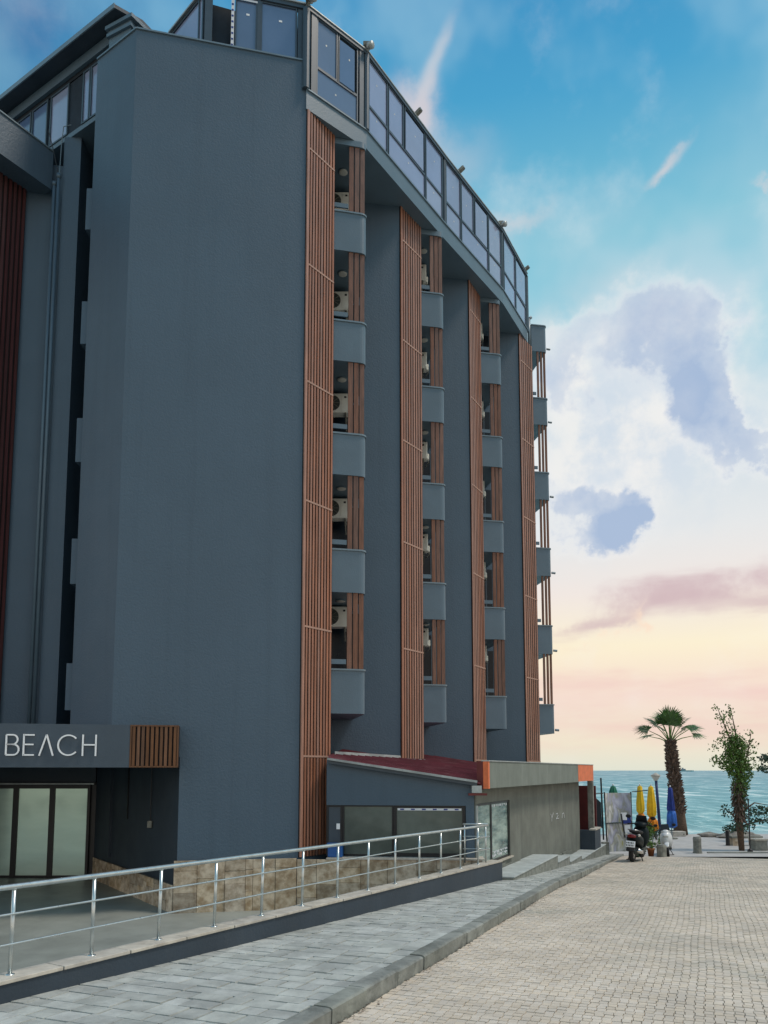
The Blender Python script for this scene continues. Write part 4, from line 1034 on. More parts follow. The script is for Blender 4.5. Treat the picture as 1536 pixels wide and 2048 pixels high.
# ------------------------------------------------------------------ air conditioners and ceiling lamps
def aircon(x, y, z, label, first):
    t = thing('air_conditioner', label, 'air conditioner', (x, y, z), 'air conditioners on the balcony walls')
    parts = []
    if first is None:
        parts.append(('casing', build('casing', MB().box(-.8, 0, -.3, 0, 0, .55), M['white'], t, at=(x, y, z), bevel=.02)))
        gmb = MB(); n = 24
        for r0, r1 in ((0, .035),): pass
        ring = lambda r_, yy: [(-.50 + r_ * math.cos(6.28318 * i / n), yy, .275 + r_ * math.sin(6.28318 * i / n)) for i in range(n)]
        gmb.add(ring(.225, -.302) + ring(.225, -.31), [tuple(range(n)), ] + [tuple(range(n, 2 * n))])
        parts.append(('fan_grille', build('fan_grille', gmb, M['grille'], t, at=(x, y, z))))
        h = MB()
        for i in range(10):
            a = 6.28318 * i / 10; h.beam((-.50, -.314, .275), (-.50 + .22 * math.cos(a), -.314, .275 + .22 * math.sin(a)), .006, .01)
        h.lathe((0, 0, 0), [(.001, 0), (.001, .001)], 3)
        parts.append(('fan_guard', build('fan_guard', h, M['grey'], t, at=(x, y, z))))
        parts.append(('front_panel', build('front_panel', MB().box(-.24, -.03, -.306, -.3, .05, .5), M['white'], t, at=(x, y, z), bevel=.004)))
        parts.append(('badge', build('badge', MB().box(-.16, -.10, -.312, -.306, .41, .46), M['black'], t, at=(x, y, z))))
        parts.append(('valve_cover', build('valve_cover', MB().box(0, .06, -.2, -.05, 0, .2), M['white'], t, at=(x, y, z), bevel=.02)))
        parts.append(('bracket', build('bracket', MB().box(-.7, -.66, -.3, .2, -.04, 0).box(-.14, -.10, -.3, .2, -.04, 0).beam((-.12, -.2, -.03), (-.12, .2, -.3), .03, .03).tube([(.03, -.1, .05), (.05, -.1, -.05), (-.02, -.02, -.12), (-.05, .15, -.1)], .012, 6), M['grey'], t, at=(x, y, z))))
        return [p[1] for p in parts]
    for o_ in first:
        c_ = o_.copy(); COL.objects.link(c_); c_.parent = t
        c_.location = (0, 0, 0)
    return first
order = ['lowest', 'second from the bottom', 'middle', 'second from the top', 'topmost']
first = None
cname = ['nearest balcony column', 'second balcony column', 'third balcony column']
pos = [(-.93, 19.95), (1.37, 23.1), (3.60, 26.3)]
for ci, (x, y) in enumerate(pos):
    for k in range(5):
        z = 3.80 + 2.975 * k if ci == 0 else (3.82 + 2.99 * k)
        pl = ' half hidden behind the slats' if ci == 0 else ''
        first = aircon(x, y, z, 'white air conditioner on the %s, %s of five' % (cname[ci], order[k]), first)
def lamp(x, y, z, label, first):
    t = thing('ceiling_lamp', label, 'ceiling lamp', (x, y, z), 'ceiling lamps under the balconies')
    if first is None:
        a = build('base', MB().lathe((0, 0, -.03), [(.13, 0), (.13, .03)], 20), M['coping'], t, at=(x, y, z))
        b = build('diffuser', MB().lathe((0, 0, -.05), [(.03, 0), (.09, .005), (.115, .012), (.12, .019)], 20), M['lampw'], t, at=(x, y, z), smooth=True)
        return [a, b]
    for o_ in first:
        c_ = o_.copy(); COL.objects.link(c_); c_.parent = t; c_.location = (0, 0, 0)
    return first
fl = None
for ci, (x, y) in enumerate([(-1.12, 19.1), (1.25, 22.25)]):
    for k in range(5):
        fl = lamp(x, y, (4.394 + 3.01 * k) if k < 4 else 16.40, 'round opal ceiling lamp over the %s, %s of five' % (cname[ci], order[k]), fl)
# rooftop floodlights
def flood(i, x, y, z, big, label):
    t = thing('floodlight', label, 'floodlight', (x, y, z), 'floodlights along the glazed roof edge'); t.scale = (.72, .72, .72)
    u_ = Vector((.35, -.3)); 
    build('bracket', MB().beam((x - .1, y + .1, z - .02), (x + .05, y - .02, z + .12), .08, .06), M['grey'], t)
    if big:
        build('housing', MB().box(x - .13, x + .12, y - .16, y + .1, z + .10, z + .26), M['grey'], t, bevel=.02)
        build('lens', MB().tube([(x + .08, y - .1, z + .10), (x + .2, y - .22, z + .02)], [.12, .13], 14), M['gutter'], t, smooth=True)
    else:
        build('housing', MB().beam((x - .05, y + .05, z + .06), (x + .2, y - .12, z + .2), .16, .13), M['grey'], t)
        build('lens', MB().beam((x + .2, y - .12, z + .2), (x + .23, y - .14, z + .215), .14, .11), M['gutter'], t)
for i, (x, y, b_, lb) in enumerate([(-1.9, 17.25, 1, 'pale floodlight on the roof edge at the front corner of the glazing'), (-.47, 18.5, 1, 'drum shaped pale floodlight on the roof beam at the first bend'), (.95, 20.55, 0, 'small tilted floodlight on the roof edge between the first and second bend'),
                                   (2.45, 22.7, 0, 'small tilted floodlight on the roof edge just past the second bend'), (4.2, 25.15, 1, 'pale floodlight on the roof edge at the third bend'), (5.5, 27.55, 0, 'small floodlight on the far end of the roof edge')]):
    flood(i, x, y, ZR + .06, b_, lb)

# ------------------------------------------------------------------ things by the sea
def fan_leaf(mb, base, aim, size, rr, n=22):
    """one fan-shaped palm leaf: petiole end at base, facing along aim"""
    aim = Vector(aim).normalized(); side = aim.cross(Vector((0, 0, 1)))
    side = side.normalized() if side.length > .05 else Vector((1, 0, 0)); nrm = side.cross(aim).normalized()
    tw = rr.uniform(-.5, .5); side, nrm = side * math.cos(tw) + nrm * math.sin(tw), nrm * math.cos(tw) - side * math.sin(tw)
    base = Vector(base)
    for i in range(n):
        a = R(-105 + 210 * (i + .5) / n); L = size * (.78 + .22 * math.cos(a)) * rr.uniform(.88, 1.05)
        d = aim * math.cos(a) + side * math.sin(a)
        w_ = L * .046; perp = (side * math.cos(a) - aim * math.sin(a))
        k = nrm * (.05 * size)
        p1 = base + d * L * .55 + k * 1.2; p2 = base + d * L + Vector((0, 0, -L * rr.uniform(.02, .14)))
        mb.add([base, p1 + perp * w_, p1 - perp * w_, p2], [(0, 2, 1), (1, 2, 3)])
def palm(name, label, x, y, z, h, cr, seed, lean=(0, 0), leaves=17, r0=.42, specs=None):
    rr = random.Random(seed); t = thing(name, label, 'palm tree', (x, y, z))
    n = 9; pts = [(x + lean[0] * i / n, y + lean[1] * i / n, z + h * i / n) for i in range(n + 1)]
    build('trunk', MB().tube(pts, [r0 * (.80 - .35 * i / n) for i in range(n + 1)], 14), M['bark'], t, smooth=True)
    sh = MB()
    for i in range(620):
        q = rr.uniform(.22, 1.02); a = rr.uniform(0, 6.283); rad = r0 * (.80 - .35 * q)
        c_ = Vector((x + lean[0] * q, y + lean[1] * q, z + h * q)); o_ = Vector((math.cos(a), math.sin(a), 0)); s_ = Vector((-o_.y, o_.x, 0))
        b_ = c_ + o_ * rad * .85; tip = c_ + o_ * (rad + rr.uniform(.08, .2)) + Vector((0, 0, rr.uniform(.0, .22))); w_ = rr.uniform(.05, .09)
        sh.add([b_ - s_ * w_ + Vector((0, 0, -.08)), b_ + s_ * w_ + Vector((0, 0, -.08)), tip + s_ * w_ * .4, tip - s_ * w_ * .4, b_ + Vector((0, 0, .12))], [(0, 1, 2, 3), (3, 2, 4), (0, 3, 4), (1, 4, 2)])
    build('leaf_bases', sh, M['shag'], t, kind='stuff')
    top = Vector(pts[-1])
    for i in range(leaves):
        if specs and i < len(specs): az_, el_, pl, ls = specs[i]
        else: az_, el_, pl, ls = rr.uniform(0, 360), rr.uniform(5, 70), rr.uniform(.8, 1.1), rr.uniform(.75, .95)
        d = Vector((math.sin(R(az_)) * math.cos(R(el_)), math.cos(R(az_)) * math.cos(R(el_)), math.sin(R(el_))))
        e_ = top + d * pl * cr + Vector((0, 0, .12)); m_ = top + d * pl * cr * .5 + Vector((0, 0, .12))
        mb = MB(); fan_leaf(mb, e_, d + Vector((0, 0, -.25)), ls * cr, rr)
        fr_ = build('frond', mb, M['palm'], t)
        build('stalk', MB().tube([top, m_, e_], [.035, .025, .016], 5), M['leaf'], fr_)
PX, PY = 16.02, 41.0
specs = [(88, 30, 1.3, .92), (272, 26, 1.35, .92), (80, 50, 1.2, .9), (285, 50, 1.2, .92), (0, 84, 1.2, 1.0), (180, 80, 1.1, 1.1), (105, 12, 1.3, .8), (258, 10, 1.3, .8), (320, 66, 1.15, .95), (40, 66, 1.15, .95), (235, 40, .9, .8), (130, 40, .9, .8), (200, 60, 1.0, .9), (160, 62, 1.0, .9), (90, 68, 1.1, .85), (270, 70, 1.1, .85)]
palm('palm_tree', 'tall fan palm with shaggy trunk and crown against the sunset sky by the sea', PX, PY, -3.45, 4.95, .95, 5, lean=(-.40, 0), leaves=16, r0=.46, specs=specs)
pb = thing('white_plinth', 'low white plinth block at the foot of the fan palm', 'plinth', (15.5, 40.2, -3.45))
build('block', MB().box(15.2, 15.9, 40.0, 40.5, -3.45, -3.20), M['cream'], pb, bevel=.02)
build('drain', MB().box(15.76, 15.80, 39.98, 40.0, -3.36, -3.31), M['black'], pb)

def leafcloud(mb, c, rad, n, rr, size=.10):
    for _ in range(n):
        while True:
            p = Vector((rr.uniform(-1, 1), rr.uniform(-1, 1), rr.uniform(-1, 1)))
            if p.length < 1: break
        p = Vector(c) + Vector((p.x * rad[0], p.y * rad[1], p.z * rad[2]))
        d = Vector((rr.gauss(0, 1), rr.gauss(0, 1), rr.gauss(0, 1))).normalized(); s_ = d.cross(Vector((rr.gauss(0, 1), rr.gauss(0, 1), .3))).normalized()
        L = size * rr.uniform(.6, 1.4)
        mb.add([p, p + d * L * .5 + s_ * L * .32, p + d * L, p + d * L * .5 - s_ * L * .32], [(0, 1, 2, 3)])
# creeper-covered tree on the right
rr = random.Random(11); TX, TY = 15.55, 33.0
vt = thing('vine_tree', 'slender leafy tree wrapped in creeper with ragged open crown near the right edge', 'tree', (TX, TY, -3.45))
trunk = MB().tube([(TX - .05, TY, -3.45), (TX - .1, TY, -2.2), (TX - .05, TY, -1), (TX + .05, TY, .2), (TX - .05, TY, 1.2)], [.12, .15, .14, .10, .05], 9)
for br in [((TX, TY, -.4), (TX + .45, TY, .9), (TX + .62, TY, 1.75)), ((TX - .05, TY, .6), (TX - .45, TY, 1.7), (TX - .8, TY + .1, 2.8)), ((TX, TY, .8), (TX - .1, TY, 1.8), (TX - .25, TY, 2.7)), ((TX, TY, .1), (TX + .4, TY + .1, .6), (TX + .75, TY, .85)),
           ((TX, TY, -.4), (TX - .5, TY, .2), (TX - 1.0, TY, .45)), ((TX, TY, -1.8), (TX + .6, TY, -1.4), (TX + 1.2, TY, -1.5)), ((TX, TY, -2.4), (TX - .4, TY, -1.9), (TX - .8, TY, -1.6)), ((TX, TY, -2.4), (TX + .7, TY, -2.2), (TX + 1.4, TY, -2.1))]:
    trunk.tube(br, [.045, .03, .012], 6)
build('trunk', trunk, M['bark'], vt, smooth=True)
cr_ = MB()
for (dx, z, rx, rz, n) in [(-.1, 1.0, .45, .55, 900), (-.2, .4, .6, .55, 850), (.05, -.1, .5, .5, 650), (-.35, 1.7, .35, .4, 230), (-.7, 2.3, .18, .35, 90), (-.85, 2.75, .1, .16, 30), (-.35, 2.45, .14, .5, 100), (.5, 1.0, .3, .4, 130), (.65, .3, .3, .3, 90), (-.9, .4, .4, .25, 110), (-1.1, 1.0, .25, .2, 30), (0, -.7, .33, .5, 420), (.5, 1.65, .15, .2, 24), (-.75, 1.25, .3, .2, 70)]:
    leafcloud(cr_, (TX + dx, TY, z), (rx * 1.08, .4, rz * 1.08), int(n * (1.5 if n > 400 else .8)), rr, .10)
build('crown', cr_, M['leaf'], vt)
vi = MB(); leafcloud(vi, (TX, TY, -1.4), (.32, .3, .9), 500, rr, .10); leafcloud(vi, (TX + .1, TY, -2.3), (.55, .35, .45), 260, rr, .11); leafcloud(vi, (TX + .9, TY, -1.75), (.65, .3, .22), 200, rr, .12); leafcloud(vi, (TX - .7, TY, -1.75), (.25, .3, .35), 60, rr, .11); leafcloud(vi, (TX + 1.2, TY, -2.15), (.7, .3, .12), 130, rr, .12)
build('creeper', vi, M['leafd'], vt)
hs_ = MB()
for _ in range(260):
    a = rr.uniform(0, 6.28); z = rr.uniform(-2.1, -.5); o_ = Vector((math.cos(a), math.sin(a), 0)) * .16
    p = Vector((TX - .08, TY, z)) + o_; hs_.beam(p, p + o_ * rr.uniform(.3, 1.3) + Vector((0, 0, rr.uniform(-.35, -.1))), .03, .02)
build('dry_stems', hs_, M['shag'], vt, kind='stuff')
# tree mostly out of frame at the right edge
t2 = thing('broad_tree', 'dark leafy branch of a tree reaching in at the right edge over the sea', 'tree', (20.6, 37, -3.45))
build('trunk', MB().tube([(20.6, 37, -3.45), (20.5, 37, -1), (20.3, 37, .3)], [.18, .14, .06], 9).tube([(20.45, 37, -.6), (19.6, 37, .1), (19.0, 37, .3)], [.06, .04, .015], 6), M['bark'], t2, smooth=True)
lc = MB()
for _ in range(9): leafcloud(lc, (19.4 + rr.uniform(-.6, 1.5), 37, .25 + rr.uniform(-.35, .5)), (.5, .5, .22), 130, rr, .14)
build('crown', lc, M['leafd'], t2)
# shrubs
def shrub(label, x, y, z, rx, rz, n, m='leafd', seed=1, size=.10, ry=None):
    r2 = random.Random(seed); t = thing('shrub', label, 'shrub', (x, y, z))
    st_ = MB()
    for _ in range(7): st_.tube([(x, y, z), (x + r2.uniform(-.5, .5) * rx, y, z + rz * .8), (x + r2.uniform(-.9, .9) * rx, y, z + rz * 1.7)], [.02, .014, .006], 5)
    build('stems', st_, M['bark'], t)
    lf = MB()
    for _ in range(6): leafcloud(lf, (x + r2.uniform(-.6, .6) * rx, y, z + rz * r2.uniform(.5, 1.4)), (rx * .55, ry or rx * .5, rz * .55), n // 6, r2, size)
    build('foliage', lf, M[m], t)
shrub('loose grey-green shrub growing among the rocks right of the fan palm', 18.2, 39.3, -3.5, .8, .42, 380, 'leafd', 3, .12)
shrub('bright green hedge behind the black scooter', 12.2, 35.5, -3.45, .45, .65, 1300, 'leaf', 4, .09)
shrub('dark potted greenery between banner and black scooter', 9.75, 29.3, -3.38, .28, .38, 700, 'leafd', 5, .07)
shrub('leafy plant standing between the two scooters', 12.55, 34.3, -3.45, .3, .35, 600, 'leaf', 6, .07)
shrub('small bush at the foot of the lamp post', 13.6, 38, -3.45, .35, .4, 500, 'leafd', 8, .08)
# rocks by the shrub
for i, (x, y, s_, lb) in enumerate([(17.0, 39.8, .42, 'pale rough rock beside the white plinth'), (18.0, 39.2, .6, 'long brown rock in the middle of the group by the shrub'), (19.0, 39.8, .45, 'smaller rock at the right end of the group by the shrub')]):
    r2 = random.Random(i + 20); q = MB().sphere((0, 0, 0), 1, 12, 8)
    vs = [(x + vx * s_ * (1.3 + .3 * math.sin(5 * vz + i)) * r2.uniform(.9, 1.1), y + vy * s_ * .7, -3.45 + .08 + vz * s_ * .42 * r2.uniform(.85, 1.1)) for vx, vy, vz in q.v]
    tag(build('rock', MB().add(vs, q.f), M['rock']), lb, 'rock', 'rocks at the water edge')
# bollards, planter, poles
def bollard(name, label, x, y, w_, h, m):
    t = thing(name, label, 'bollard', (x, y, -3.46))
    build('shaft', MB().lathe((x, y, -3.46), [(w_, 0), (w_ * .96, h * .5), (w_, h * .9), (w_ * .86, h)], 12), M[m], t)
    build('base_ring', MB().lathe((x, y, -3.46), [(w_ * 1.12, 0), (w_ * 1.12, .05)], 12), M[m], t)
bollard('concrete_bollard', 'rough square looking concrete bollard right of the palm on the paving', 13.17, 32.0, .17, .68, 'grey')
bollard('concrete_bollard', 'stout dark concrete bollard beside the white scooter', 10.75, 29.5, .19, .60, 'grey')
bollard('dark_bollard', 'thin black bollard standing left of the creeper tree', 15.9, 35.2, .09, .7, 'black')
pn = thing('stone_bench', 'long low stone bench behind the creeper tree', 'bench', (16.7, 35.3, -3.45))
build('seat', MB().box(16.05, 17.5, 35.1, 35.5, -3.12, -3.02), M['grey'], pn, bevel=.015)
for x in (16.1, 17.0): build('leg', MB().box(x, x + .35, 35.12, 35.48, -3.45, -3.121), M['trav'], pn)
pl = thing('stone_planter', 'square concrete planter block right of the creeper tree', 'planter', (16.35, 33.2, -3.45))
build('box', MB().box(16.1, 16.65, 33.0, 33.5, -3.45, -3.02), M['grey'], pl, bevel=.02); build('rim', MB().box(16.06, 16.69, 32.96, 33.54, -3.02, -2.96), M['cream'], pl)
tp = thing('support_pole', 'thin black pole standing in front of the creeper tree', 'pole', (15.5, 32.0, -3.45))
build('pole', MB().tube([(15.48, 32.2, -3.45), (15.5, 32.2, -1.2)], .028, 8), M['black'], tp); build('foot', MB().lathe((15.48, 32.2, -3.45), [(.12, 0), (.1, .12), (.04, .16)], 10), M['black'], tp)
struct('plaza_kerb', MB().box(13.6, 26, 31.95, 32.1, -3.5, -3.41), M['kerb'])

# closed parasols
def parasol(label, x, y, ztop, m1, m2, split, tie, seed, body=(.12, .22, .26, .2)):
    r2 = random.Random(seed); t = thing('closed_parasol', label, 'parasol', (x, y, -3.45), 'closed parasols on the sea front')
    build('pole', MB().tube([(x, y, -3.45), (x, y, ztop + .03)], .025, 8), M['coping'], t)
    Ht = ztop - split
    pr = [(.02, ztop), (.10, ztop - .06), (body[1] * .75, ztop - Ht * .3), (body[1], ztop - Ht * .62), (body[2] * .9, split + .12), (body[3] * .75, split)]
    c_ = MB().lathe((x, y, 0), pr, 32, 8, .16); build('canopy', c_, M[m1], t, smooth=True)
    pr = [(body[3] * .75, split - .001), (body[2] * .95, split - .18), (body[2] * 1.12, tie + .1), (body[3] * .5, tie)]
    build('canopy_skirt', MB().lathe((x + .02, y, 0), pr, 32, 8, .2), M[m2], t, smooth=True)
    build('strap', MB().lathe((x, y, split - .03), [(body[3] * .8, 0), (body[3] * .8, .05)], 16), M[m2], t)
    build('finial', MB().sphere((x, y, ztop + .05), .04, 8, 6), M['sign'], t)
    build('base', MB().lathe((x, y, -3.45), [(.28, 0), (.28, .06), (.05, .1)], 14), M['grey'], t)
parasol('closed yellow parasol with orange lower folds, left one of the yellow pair', 12.02, 35.5, -.70, 'yellow', 'ochre', -2.0, -2.55, 1, (.1, .17, .19, .14))
parasol('closed yellow parasol, right one of the yellow pair and next to the lamp post', 12.68, 35.9, -.72, 'yellow', 'ochre', -2.2, -2.85, 2, (.12, .20, .22, .15))
parasol('closed dark blue parasol leaning on the palm trunk', 14.62, 38.6, -.85, 'blue', 'lblue', -2.05, -2.9, 3, (.1, .16, .21, .22))
parasol('closed green parasol showing only its top above the printed banner', 10.4, 34.3, -.68, 'green', 'green', -1.6, -2.4, 4)
# lamp post
lp_ = thing('lamp_post', 'navy blue lamp post with capped white globe right of the yellow parasols', 'lamp post', (14.4, 40, -3.45))
build('pole', MB().tube([(14.55, 40, -3.45), (14.42, 40, -.55)], [.085, .07], 12), M['navyp'], lp_, smooth=True)
build('globe', MB().lathe((14.4, 40, -.55), [(.07, 0), (.13, .08), (.2, .2), (.22, .26)], 18), M['lampw'], lp_, smooth=True)
build('cap', MB().lathe((14.4, 40, -.29), [(.26, 0), (.24, .04), (.1, .12), (.03, .17)], 18), M['cream'], lp_, smooth=True)
# printed banner
bnr = thing('printed_banner', 'curved grey and yellow printed banner panel on a dark frame beside the black scooter', 'banner', (9.6, 31, -3.4))
k = 10; rows = []
for i in range(k + 1):
    t = i / k; x = 9.02 + 1.15 * t; y = 30.9 + .25 * math.sin(math.pi * t) + .3 * t
    rows.append((x, y))
def bpan(z0, z1, off=0):
    vs = [(x, y - off - (.06 * math.sin((z1 - z) * 1.4)), z) for z in (z0, z0 + (z1 - z0) / 3, z0 + 2 * (z1 - z0) / 3, z1) for x, y in rows]
    vs += [(x, y + .02, z) for x, y, z in vs]; n = k + 1; fs = []
    for r_ in range(3):
        for i in range(k): fs += [(r_ * n + i, r_ * n + i + 1, (r_ + 1) * n + i + 1, (r_ + 1) * n + i), (4 * n + r_ * n + i + 1, 4 * n + r_ * n + i, 4 * n + (r_ + 1) * n + i, 4 * n + (r_ + 1) * n + i + 1)]
    return MB().add(vs, fs)
build('upper_sheet', bpan(-2.12, -.92), M['banner'], bnr, smooth=True); build('lower_sheet', bpan(-3.3, -2.15), M['banner'], bnr, smooth=True)
build('frame', MB().tube([(9.0, 30.88, -.88), (9.06, 30.88, -3.4)], .03, 6).tube([(10.2, 31.25, -.88), (10.2, 31.25, -3.4)], .03, 6).tube([(9.0, 30.88, -2.135), (10.2, 31.25, -2.135)], .02, 6), M['black'], bnr)
fb_ = thing('blue_flyer_bag', 'blue and white bag hanging from a strap on the printed banner', 'bag', (9.95, 30.9, -2.2))
build('bag', MB().prism([(9.72, 30.82), (10.05, 30.86), (10.05, 30.9), (9.72, 30.88)], -2.15, -1.83), M['blue'], fb_, bevel=.02)
build('sheet', MB().box(9.62, 9.86, 30.78, 30.80, -2.0, -1.7).box(9.76, 9.98, 30.78, 30.80, -2.5, -2.2), M['tape'], fb_)
build('strap', MB().beam((9.62, 30.77, -1.75), (9.75, 30.77, -2.7), .06, .02), M['black'], fb_)
# pole and shade cloth
pp = thing('thin_pole', 'tall thin dark metal pole carrying a crossbar beside the bare concrete building', 'pole', (8.93, 31, -3.35))
build('pole', MB().tube([(8.92, 30.9, -2.8), (8.88, 30.9, -.30)], .035, 8), M['black'], pp); build('crossbar', MB().tube([(7.9, 30.6, -.95), (8.95, 30.9, -.93)], .022, 6).tube([(10.3, 31.4, -.88), (10.95, 31.4, -.82)], .02, 6), M['black'], pp)
shc = [(8.2, 30.7, -.98), (8.5, 30.8, -.98), (8.85, 30.88, -1.3), (8.87, 30.88, -2.33), (8.1, 30.65, -2.22)]
tag(build('shade_cloth', MB().add(shc + [(x, y + .03, z) for x, y, z in shc], [(0, 4, 3, 2, 1), (5, 6, 7, 8, 9)] + [(i, (i + 1) % 5, 5 + (i + 1) % 5, 5 + i) for i in range(5)]), M['cloth']), 'black shade cloth stretched between the concrete post and the thin pole', 'shade cloth')
# terrace things behind: white chair
chx = thing('white_chair', 'white plastic chair seen low behind the ledge near the shade cloth', 'chair', (8.55, 34, -3.45))
build('seat', MB().box(8.75, 9.2, 34, 34.45, -3.03, -2.98), M['white'], chx); build('backrest', MB().box(8.75, 9.2, 34.42, 34.47, -2.98, -2.6), M['white'], chx)
for x in (8.77, 9.15):
    for y in (34.02, 34.4): build('leg', MB().box(x, x + .04, y, y + .04, -3.45, -3.031), M['white'], chx)
# pots
pt = thing('terracotta_pot', 'terracotta flower pot beside the dark bollard', 'pot', (10.75, 30.6, -3.43))
build('pot', MB().lathe((10.72, 30.6, -3.43), [(.10, 0), (.14, .26), (.16, .27), (.16, .32), (.13, .32)], 14), M['terra'], pt, smooth=True)
pl_ = MB(); leafcloud(pl_, (10.72, 30.6, -3.0), (.18, .15, .16), 160, random.Random(5), .08); build('plant', pl_, M['leaf'], pt)
pt = thing('white_pot', 'white flower pot behind the black scooter left of the terracotta one', 'pot', (10.4, 30.8, -3.43))
build('pot', MB().lathe((10.42, 30.8, -3.43), [(.10, 0), (.13, .3), (.14, .31)], 14), M['cream'], pt, smooth=True)
pl_ = MB(); leafcloud(pl_, (10.42, 30.8, -2.98), (.16, .15, .14), 130, random.Random(6), .08); build('plant', pl_, M['leaf'], pt)

# scooters: built facing +Y (away from the viewer), origin at the ground under the middle
def torus(mb, c, R_, r_, n=24, m_=8):
    vs = [(c[0] + r_ * math.sin(6.28318 * j / m_) * 1.0, c[1] + (R_ + r_ * math.cos(6.28318 * j / m_)) * math.cos(6.28318 * i / n), c[2] + (R_ + r_ * math.cos(6.28318 * j / m_)) * math.sin(6.28318 * i / n)) for i in range(n) for j in range(m_)]
    fs = [(i * m_ + j, i * m_ + (j + 1) % m_, ((i + 1) % n) * m_ + (j + 1) % m_, ((i + 1) % n) * m_ + j) for i in range(n) for j in range(m_)]
    return mb.add(vs, fs)
def loft(secs, n=14):
    """secs: (y, z, half width, half height)"""
    vs = []; 
    for y, z, w_, h in secs:
        for j in range(n):
            a = 6.28318 * j / n; cx_, sz_ = math.cos(a), math.sin(a)
            vs.append((w_ * math.copysign(abs(cx_) ** .8, cx_), y, z + h * math.copysign(abs(sz_) ** .8, sz_)))
    k = len(secs); fs = [(i * n + j, i * n + (j + 1) % n, (i + 1) * n + (j + 1) % n, (i + 1) * n + j) for i in range(k - 1) for j in range(n)]
    return MB().add(vs, fs + [tuple(range(n))[::-1], tuple(range((k - 1) * n, k * n))])
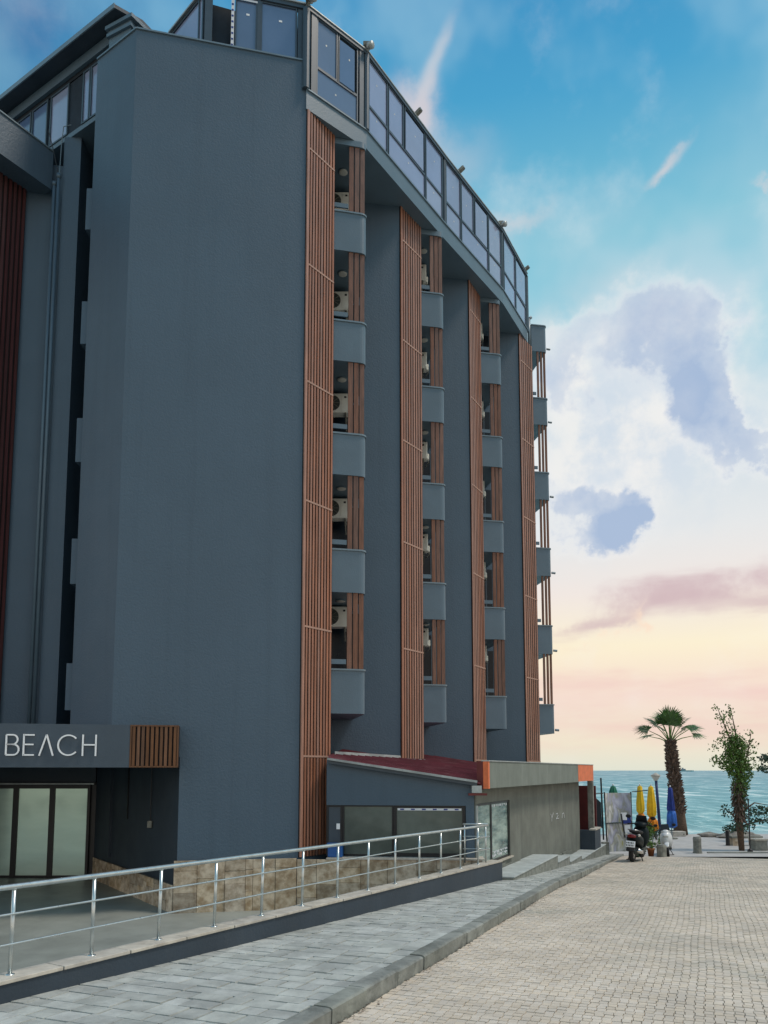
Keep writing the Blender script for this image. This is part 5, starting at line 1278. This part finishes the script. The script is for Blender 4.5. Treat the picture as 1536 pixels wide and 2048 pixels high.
def scooter(name, label, x, y, z, rz, col, plate=True, screen='black'):
    t = thing(name, label, 'scooter', (x, y, z)); t.rotation_euler = (0, R(4), R(rz)); t.scale = (1.3, 1.25, 1.2) if col == 'teal' else (1.05, 1.05, 1.0)
    L0 = lambda nm, mb, m, par=None, **k: build(nm, MB().add([(a + WL[t].x, b + WL[t].y, c + WL[t].z) for a, b, c in mb.v], mb.f), M[m], par or t, **k)
    for yy, nm in ((-.62, 'wheel'), (.68, 'wheel')):
        w_ = L0(nm, MB().tube([(-.045, yy, .27), (.045, yy, .27)], .15, 14), 'chrome'); q = MB(); torus(q, (0, yy, .27), .20, .065); L0('tyre', q, 'rubber', w_, smooth=True)
    L0('rear_body', loft([(-.85, .78, .04, .03), (-.78, .74, .13, .09), (-.55, .68, .19, .14), (-.2, .60, .20, .16), (.05, .45, .15, .12)]), col, smooth=True)
    L0('seat', loft([(-.62, .87, .09, .03), (-.45, .88, .15, .06), (-.1, .84, .16, .055), (.12, .78, .10, .03)]), 'rubber', smooth=True)
    L0('floor_board', MB().box(-.17, .17, -.05, .42, .28, .36), 'grille')
    L0('front_shield', loft([(.30, .62, .17, .3), (.42, .68, .23, .34), (.55, .72, .17, .26), (.66, .70, .06, .12)]), col, smooth=True)
    L0('front_mudguard', loft([(.42, .50, .07, .04), (.65, .58, .09, .04), (.92, .45, .07, .03)]), col, smooth=True)
    L0('handlebar', MB().tube([(-.34, .26, 1.02), (-.2, .34, 1.04), (.2, .34, 1.04), (.34, .26, 1.02)], .02, 8), 'rubber', smooth=True)
    L0('instrument_cowl', loft([(.22, 1.0, .10, .05), (.34, 1.03, .17, .09), (.48, .99, .12, .09), (.55, .95, .05, .05)]), col, smooth=True)
    L0('windscreen', MB().add([(-.17, .46, 1.05), (.17, .46, 1.05), (.13, .38, 1.30), (-.13, .38, 1.30), (-.17, .48, 1.05), (.17, .48, 1.05), (.13, .40, 1.30), (-.13, .40, 1.30)], [(0, 1, 2, 3), (7, 6, 5, 4), (0, 4, 5, 1), (1, 5, 6, 2), (2, 6, 7, 3), (3, 7, 4, 0)]), screen)
    for s_ in (-1, 1):
        mr = L0('mirror', MB().sphere((s_ * .33, .28, 1.25), .075, 10, 7, (1, .3, .75)), 'rubber', smooth=True)
        L0('mirror_arm', MB().tube([(s_ * .22, .3, 1.04), (s_ * .31, .29, 1.2)], .01, 6), 'rubber', mr)
        L0('indicator', MB().sphere((s_ * .17, -.72, .80), .04, 8, 6), 'lampw', smooth=True)
    L0('tail_light', loft([(-.89, .77, .09, .04), (-.84, .77, .12, .055)]), 'redlens', smooth=True)
    mg = L0('rear_mudguard', MB().beam((0, -.78, .62), (0, -.98, .36), .2, .03), 'rubber')
    if plate:
        pl2 = L0('number_plate', MB().beam((0, -.93, .64), (0, -.97, .47), .24, .012), 'sign')
        mk = MB()
        for r_ in (0, 1):
            for c_ in range(5): mk.beam((-.09 + c_ * .04, -.945 - .012 - r_ * .02, .61 - r_ * .07), (-.09 + c_ * .04, -.955 - .012 - r_ * .02, .57 - r_ * .07), .018 + .006 * ((c_ + r_) % 2), .004)
        L0('plate_characters', mk, 'black', pl2, kind='stuff')
    L0('exhaust', MB().tube([(.16, -.1, .28), (.18, -.4, .3), (.19, -.85, .38)], [.035, .06, .055], 10), 'chrome', smooth=True)
    L0('engine', loft([(-.62, .3, .07, .08), (-.35, .3, .12, .11), (-.1, .32, .1, .1)]), 'grille', smooth=True)
    L0('centre_stand', MB().tube([(-.1, -.1, .25), (-.2, -.22, .01)], .015, 6).tube([(.1, -.1, .25), (.2, -.22, .01)], .015, 6).tube([(-.24, -.22, .012), (.24, -.22, .012)], .012, 6), 'rubber')
    L0('headlight', loft([(.60, .84, .05, .04), (.655, .83, .10, .05), (.67, .83, .06, .03)]), 'lampw', smooth=True)
    L0('grab_rail', MB().tube([(-.12, -.5, .9), (-.12, -.75, .95), (.12, -.75, .95), (.12, -.5, .9)], .014, 6), 'chrome', smooth=True)
    return t
scooter('parked_scooter', 'black and teal scooter seen from behind, with number plate and red tail light', 9.02, 27.2, road(26.8), -30, 'teal')
scooter('parked_scooter', 'white scooter facing the street behind the dark bollard', 11.55, 31.0, -3.45, 160, 'wplastic', plate=False)

# tiny ship at the horizon
sh = thing('distant_ship', 'tiny pale ship on the sea horizon right of the palm', 'ship', (1440, 3600, -5))
build('hull', MB().prism([(1405, 3600), (1470, 3595), (1480, 3600), (1470, 3606), (1405, 3606)], -5, 1), M['sea'], sh)
build('superstructure', MB().box(1420, 1440, 3597, 3604, 1, 8).box(1424, 1430, 3598, 3602, 8, 13), M['coping'], sh)
